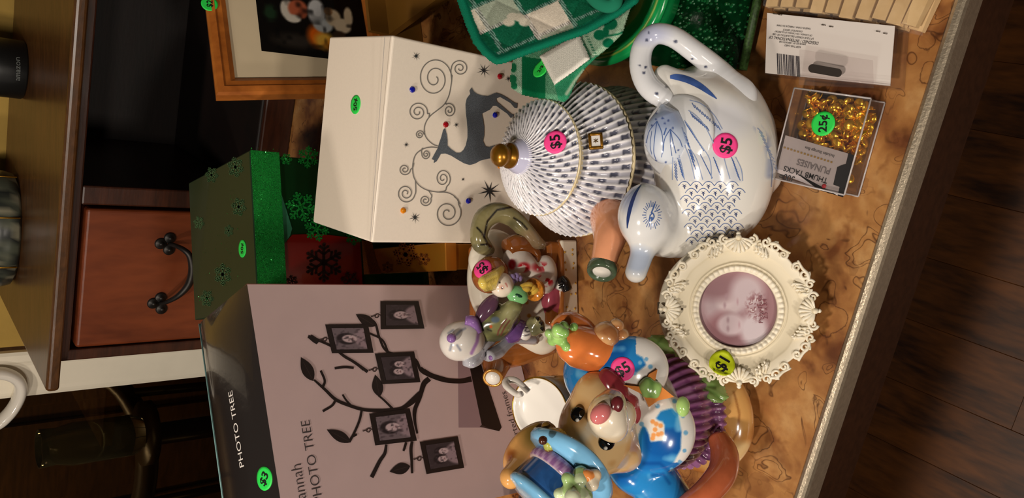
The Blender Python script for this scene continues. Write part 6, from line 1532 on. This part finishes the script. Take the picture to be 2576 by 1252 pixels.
# girl
GH = V(1248, 706, .588)
mk('hood', *sph(GH + CV(.006, .006, -.004), (.0195, .017, .0185), (CV(.8, -.6, 0).normalized(), CV(0, 0, 1), CV(.6, .8, 0).normalized()), 28, 18), mat('brown_hood_glaze', (150, 84, 36), .13, coat=.6, var=.2, vscale=60), wf)
def fgh(P): return un(sE(P, GH + CV(-.004, -.006, .006), (.0125, .0115, .0125)), sE(P, GH + CV(-.006, -.013, .012), (.004, .003, .003)), .004)
def cgh(P, px, N):
    c = base(P, (240, 226, 206)); c = mixc(c, (224, 160, 140), blob(px, (1262, 722), (7, 6), .9) * .6)
    for x, y in ((1257, 710), (1263, 724)): c = mixc(c, (40, 28, 24), blob(px, (x, y), 2.4, .6))
    return mixc(c, (196, 90, 80), near(px, [(1272, 712), (1276, 720)], 1.4, 2))
lo, hi = bb(GH, m=.03); solid('girl_head', fgh, lo, hi, .0009, CERAMIC, wf, cgh)
HAIR = mat('yellow_hair_glaze', (232, 204, 98), .13, coat=.6, var=.15, vscale=130)
hr = []
for k in range(8):
    t = k / 7; a = np.array([1262 - 40 * t, 676 + 22 * t]); b = np.array([1240 - 16 * t, 724 + 2 * t])
    hr.append(tube([V(a[0], a[1], .580), V((a[0] + b[0]) / 2 - 8, (a[1] + b[1]) / 2 - 2, .572), V(b[0], b[1], .579)], [.0038, .0052, .0036], 10, 5))
mk('girl_hair', *join(*hr), HAIR, wf)
# cape and apron pieces: white with red sprigs
def fap(P): 
    d = sE(P, V(1302, 655, .590), (.017, .013, .017)); d = un(d, sE(P, V(1330, 672, .585), (.011, .010, .010)), .006); d = un(d, sE(P, V(1372, 690, .580), (.0205, .012, .0135)), .006)
    return un(d, sE(P, V(1342, 700, .582), (.013, .010, .010)), .006)
def cap_(P, px, N):
    c = base(P, (240, 230, 218)); n = vnoise(P, 190)
    red = np.maximum(np.maximum(blob(px, (1318, 672), (16, 12), .6), blob(px, (1288, 665), (9, 12), .6)), np.maximum(blob(px, (1372, 705), (22, 14), .6), blob(px, (1362, 672), (24, 12), .7) * .8))
    return mixc(c, (200, 30, 44), red * (n > .45))
solid('apron_dress', fap, (-.065, .55, .02), (.02, .62, .13), .0010, CERAMIC, wf, cap_)
mk('brown_cape', *tube([V(1275, 625, .592), V(1300, 618, .590), V(1330, 625, .588), V(1346, 648, .585), V(1340, 670, .582)], [.010, .012, .010, .007, .005], 16, 6), mat('brown_cape_glaze', (146, 82, 34), .13, coat=.6, var=.25, vscale=60), wf)
mk('collar_flowers', *join(*[sph(V(x, y, .574), .0038, None, 10, 7) for x, y in ((1288, 697), (1296, 703), (1286, 710), (1298, 694), (1282, 718), (1306, 700))]), mat('lilac_flower_glaze', (170, 150, 210), .13, coat=.6), wf)
bkc = V(1330, 728, .572)
mk('basket', *lathe(bkc + CV(.0, -.006, 0), CV(-.1, .55, .8).normalized(), [(.0065, -.008), (.0105, -.004), (.0120, .002), (.0112, .0035), (.0, .0038)], 28), mat('woven_basket_glaze', (206, 130, 44), .13, coat=.6, var=.45, vscale=260), wf)
mk('basket_loaves', *join(*[sph(V(x, y, .566), (.0042, .0085, .0045), (CV(.9, .3, 0).normalized(), CV(-.3, .9, 0).normalized(), CV(0, 0, 1)), 12, 8) for x, y in ((1322, 720), (1330, 726), (1338, 732), (1316, 730))]), mat('bread_glaze', (236, 196, 80), .13, coat=.6, var=.2, vscale=120), wf)
gn = V(1302, 742, .570); mk('green_jar', *sph(gn, (.0115, .008, .0095), (CV(.4, .9, 0).normalized(), CV(0, 0, 1), CV(.9, -.4, 0).normalized()), 20, 12), mat('mint_green_glaze', (130, 200, 130), .13, coat=.7), wf)
mk('jar_mark', *sph(gn + CV(0, -.001, .0072), (.004, .0018, .0012), (CV(.4, .9, 0).normalized(), CV(.9, -.4, 0).normalized(), CV(0, 0, 1)), 12, 6), mat('dark_green_mark', (24, 70, 46), .2), wf)
mk('shoe', *tube([V(1412, 700, .568), V(1420, 712, .564), V(1428, 730, .562)], [.005, .0062, .0055], 14, 5), mat('black_shoe_glaze', (24, 20, 20), .1, coat=.8), wf)
mk('striped_sock', *tube([V(1404, 716, .572), V(1416, 720, .566)], [.0052, .0056], 14, smooth=False), mat('white_sock_glaze', (236, 230, 222), .13, coat=.6), wf)
for k in range(3): mk('sock_stripe', *tube([V(1405 + k * .5, 712 + k * 6, .5655), V(1416 + k * .5, 711 + k * 6, .5605)], .0008, 6, smooth=False), INK, wf)
# wolf
WH = V(1245, 808, .596)
def fwh(P):
    d = sE(P, WH, (.0205, .017, .022)); d = un(d, sC(P, V(1262, 805, .585), V(1296, 770, .572), .0125, .0080), .008); d = un(d, sC(P, V(1290, 800, .588), V(1285, 775, .575), .008, .006), .006)
    d = un(d, sE(P, V(1222, 830, .600), (.012, .010, .014)), .006); return d
def cwh(P, px, N):
    c = mixc(base(P, (130, 130, 84)), (84, 84, 54), (vnoise(P, 90) - .5) * 5); c = mixc(c, (176, 172, 128), blob(px, (1280, 790), (24, 20), .9) * .6)
    c = mixc(c, (96, 110, 122), blob(px, (1246, 804), (11, 8), .4)); c = mixc(c, (196, 90, 44), blob(px, (1235, 821), 4, .4)); c = mixc(c, (24, 20, 18), blob(px, (1249, 774), (9, 7), .4))
    for q in ([(1274, 802), (1264, 816), (1254, 832), (1252, 842)], [(1282, 806), (1270, 822), (1260, 842)]): c = mixc(c, (120, 70, 60), near(px, q, 2, 2.5))
    c = mixc(c, (40, 34, 26), near(px, [(1222, 815), (1232, 812)], 2, 3) + near(px, [(1226, 828), (1236, 832)], 1.6, 3)); return c
lo, hi = bb(WH, V(1296, 770, .572), m=.03); solid('wolf_head', fwh, lo, hi, .0010, CERAMIC, wf, cwh)
mk('wolf_ear', *sph(V(1225, 778, .590), (.0175, .006, .0085), (CV(.8, -.55, 0).normalized(), CV(0, 0, 1), CV(.55, .8, 0).normalized()), 20, 12), mat('plum_ear_glaze', (92, 62, 82), .14, coat=.6), wf)
def fbn(P):
    d = sE(P, V(1152, 858, .610), (.0195, .019, .0185)); return un(d, sE(P, V(1182, 852, .605), (.018, .016, .015)), .01)
def cbn(P, px, N):
    c = base(P, (234, 228, 220))
    for q in ([(1148, 842), (1158, 832), (1170, 826)], [(1136, 866), (1132, 880)], [(1150, 868), (1158, 880)], [(1128, 838), (1140, 830)]): c = mixc(c, (120, 128, 148), near(px, q, 2.5, 5) * .8)
    return mixc(c, (166, 120, 186), near(px, [(1205, 828), (1200, 860), (1186, 888)], 4, 4) * .9)
lo, hi = bb(V(1152, 858, .61), V(1185, 850, .605), m=.03); solid('bonnet', fbn, lo, hi, .0011, CERAMIC, wf, cbn)
LV = mat('violet_ruffle_glaze', (150, 110, 176), .13, coat=.6, var=.2, vscale=90); GV = mat('grey_ruffle_glaze', (176, 176, 184), .13, coat=.6, var=.2, vscale=70)
mk('bonnet_button', *sph(V(1136, 850, .595), .0048), LV, wf)
mk('bonnet_ribbon', *tube([V(1170, 805, .600), V(1188, 808, .596), V(1198, 822, .594), V(1205, 838, .592)], [.005, .006, .005, .004], 12, 5), LV, wf)
def ruffle(pts, Y, w):
    mk('ruffle', *tube([V(x, y, Y + .002 * (k % 2)) for k, (x, y) in enumerate(pts)], [w * (1 + .25 * (k % 2)) for k in range(len(pts))], 12, 5, flat=.7), GV, wf)
    mk('ruffle_edge', *tube([V(x + 8, y + 4, Y - .004 + .002 * (k % 2)) for k, (x, y) in enumerate(pts)], [w * .35] * len(pts), 8, 5), LV, wf)
ruffle([(1205, 872), (1196, 900), (1180, 912), (1192, 890), (1215, 868), (1226, 855)], .600, .008)
ruffle([(1226, 896), (1250, 884), (1270, 868), (1285, 852), (1300, 850), (1340, 850)], .594, .008)
mk('violet_sleeve', *tube([V(1268, 845, .596), V(1295, 830, .590), V(1320, 828, .586)], [.011, .0125, .009], 18, 6), mat('violet_sleeve_glaze', (112, 76, 138), .13, coat=.6, var=.2, vscale=70), wf)
v, f = tube([V(1314, 846, .584), V(1321, 836, .581), V(1326, 822, .581)], [.0065, .0075, .005], 18, 6); mk('lace_cuff', v, f, CERAMIC, wf, True, np.where((vnoise(v, 500) > .66)[:, None], np.array([60, 50, 60.]), np.array([238, 232, 224.])))
def fpw(P): 
    d = sE(P, V(1344, 820, .576), (.0105, .009, .009)); 
    for x, y in ((1352, 804), (1360, 815), (1362, 828)): d = un(d, sC(P, V(1346, 820, .574), V(x, y, .568), .0045, .0040), .003)
    return d
lo, hi = bb(V(1344, 820, .576), m=.026); solid('wolf_paw', fpw, lo, hi, .0010, CERAMIC, wf, lambda P, px, N: mixc(base(P, (140, 136, 96)), (100, 98, 70), (vnoise(P, 110) - .5) * 4))
for x, y in ((1352, 800), (1361, 812), (1364, 826)): 
    a, b = V(x - 2, y + 3, .564), V(x + 5, y - 3, .562); mk('claw', *tube([a, (a + b) / 2, b], [.0026, .0018, .0003], 10, 3), mat('black_claw_glaze', (20, 18, 18), .1, coat=.8), wf)
# spout at the left
spt = [V(1300, 880, .640), V(1262, 890, .646), V(1250, 910, .640), V(1246, 935, .628), V(1240, 950, .622)]
mk('bed_side', *tube([V(1395, 865, .605), V(1340, 872, .620), V(1280, 882, .634), V(1225, 895, .642)], [.010, .016, .019, .012], 20, 6), BRO, wf)
mk('spout', *tube(spt, [.018, .018, .0165, .012, .0105], 24, 6), BRO, wf)
sd = (spt[-1] - spt[-2]).normalized()
mk('spout_mouth', *lathe(spt[-1], (sd + CV(-.3, 0, .9) * .6).normalized(), [(.0078, -.001), (.0078, .0012), (0, .0014)], 24), mat('white_glaze_mouth', (232, 226, 216), .2), wf)
mk('spout_rim', *lathe(spt[-1] - sd * .0005, (sd + CV(-.3, 0, .9) * .6).normalized(), [(.0080, -.001), (.0112, .0), (.0108, .0016), (.0080, .0016), (.0080, -.001)], 28, cap=False), mat('gold_spout_rim', (186, 130, 60), .2, .5), wf)
sticker(Skin(qlt, [o for o in wf.children if o.name.startswith('hood')][0]), (1212, 674), 'pink', '$5', 235, wf, r=.0098, size=.0125)
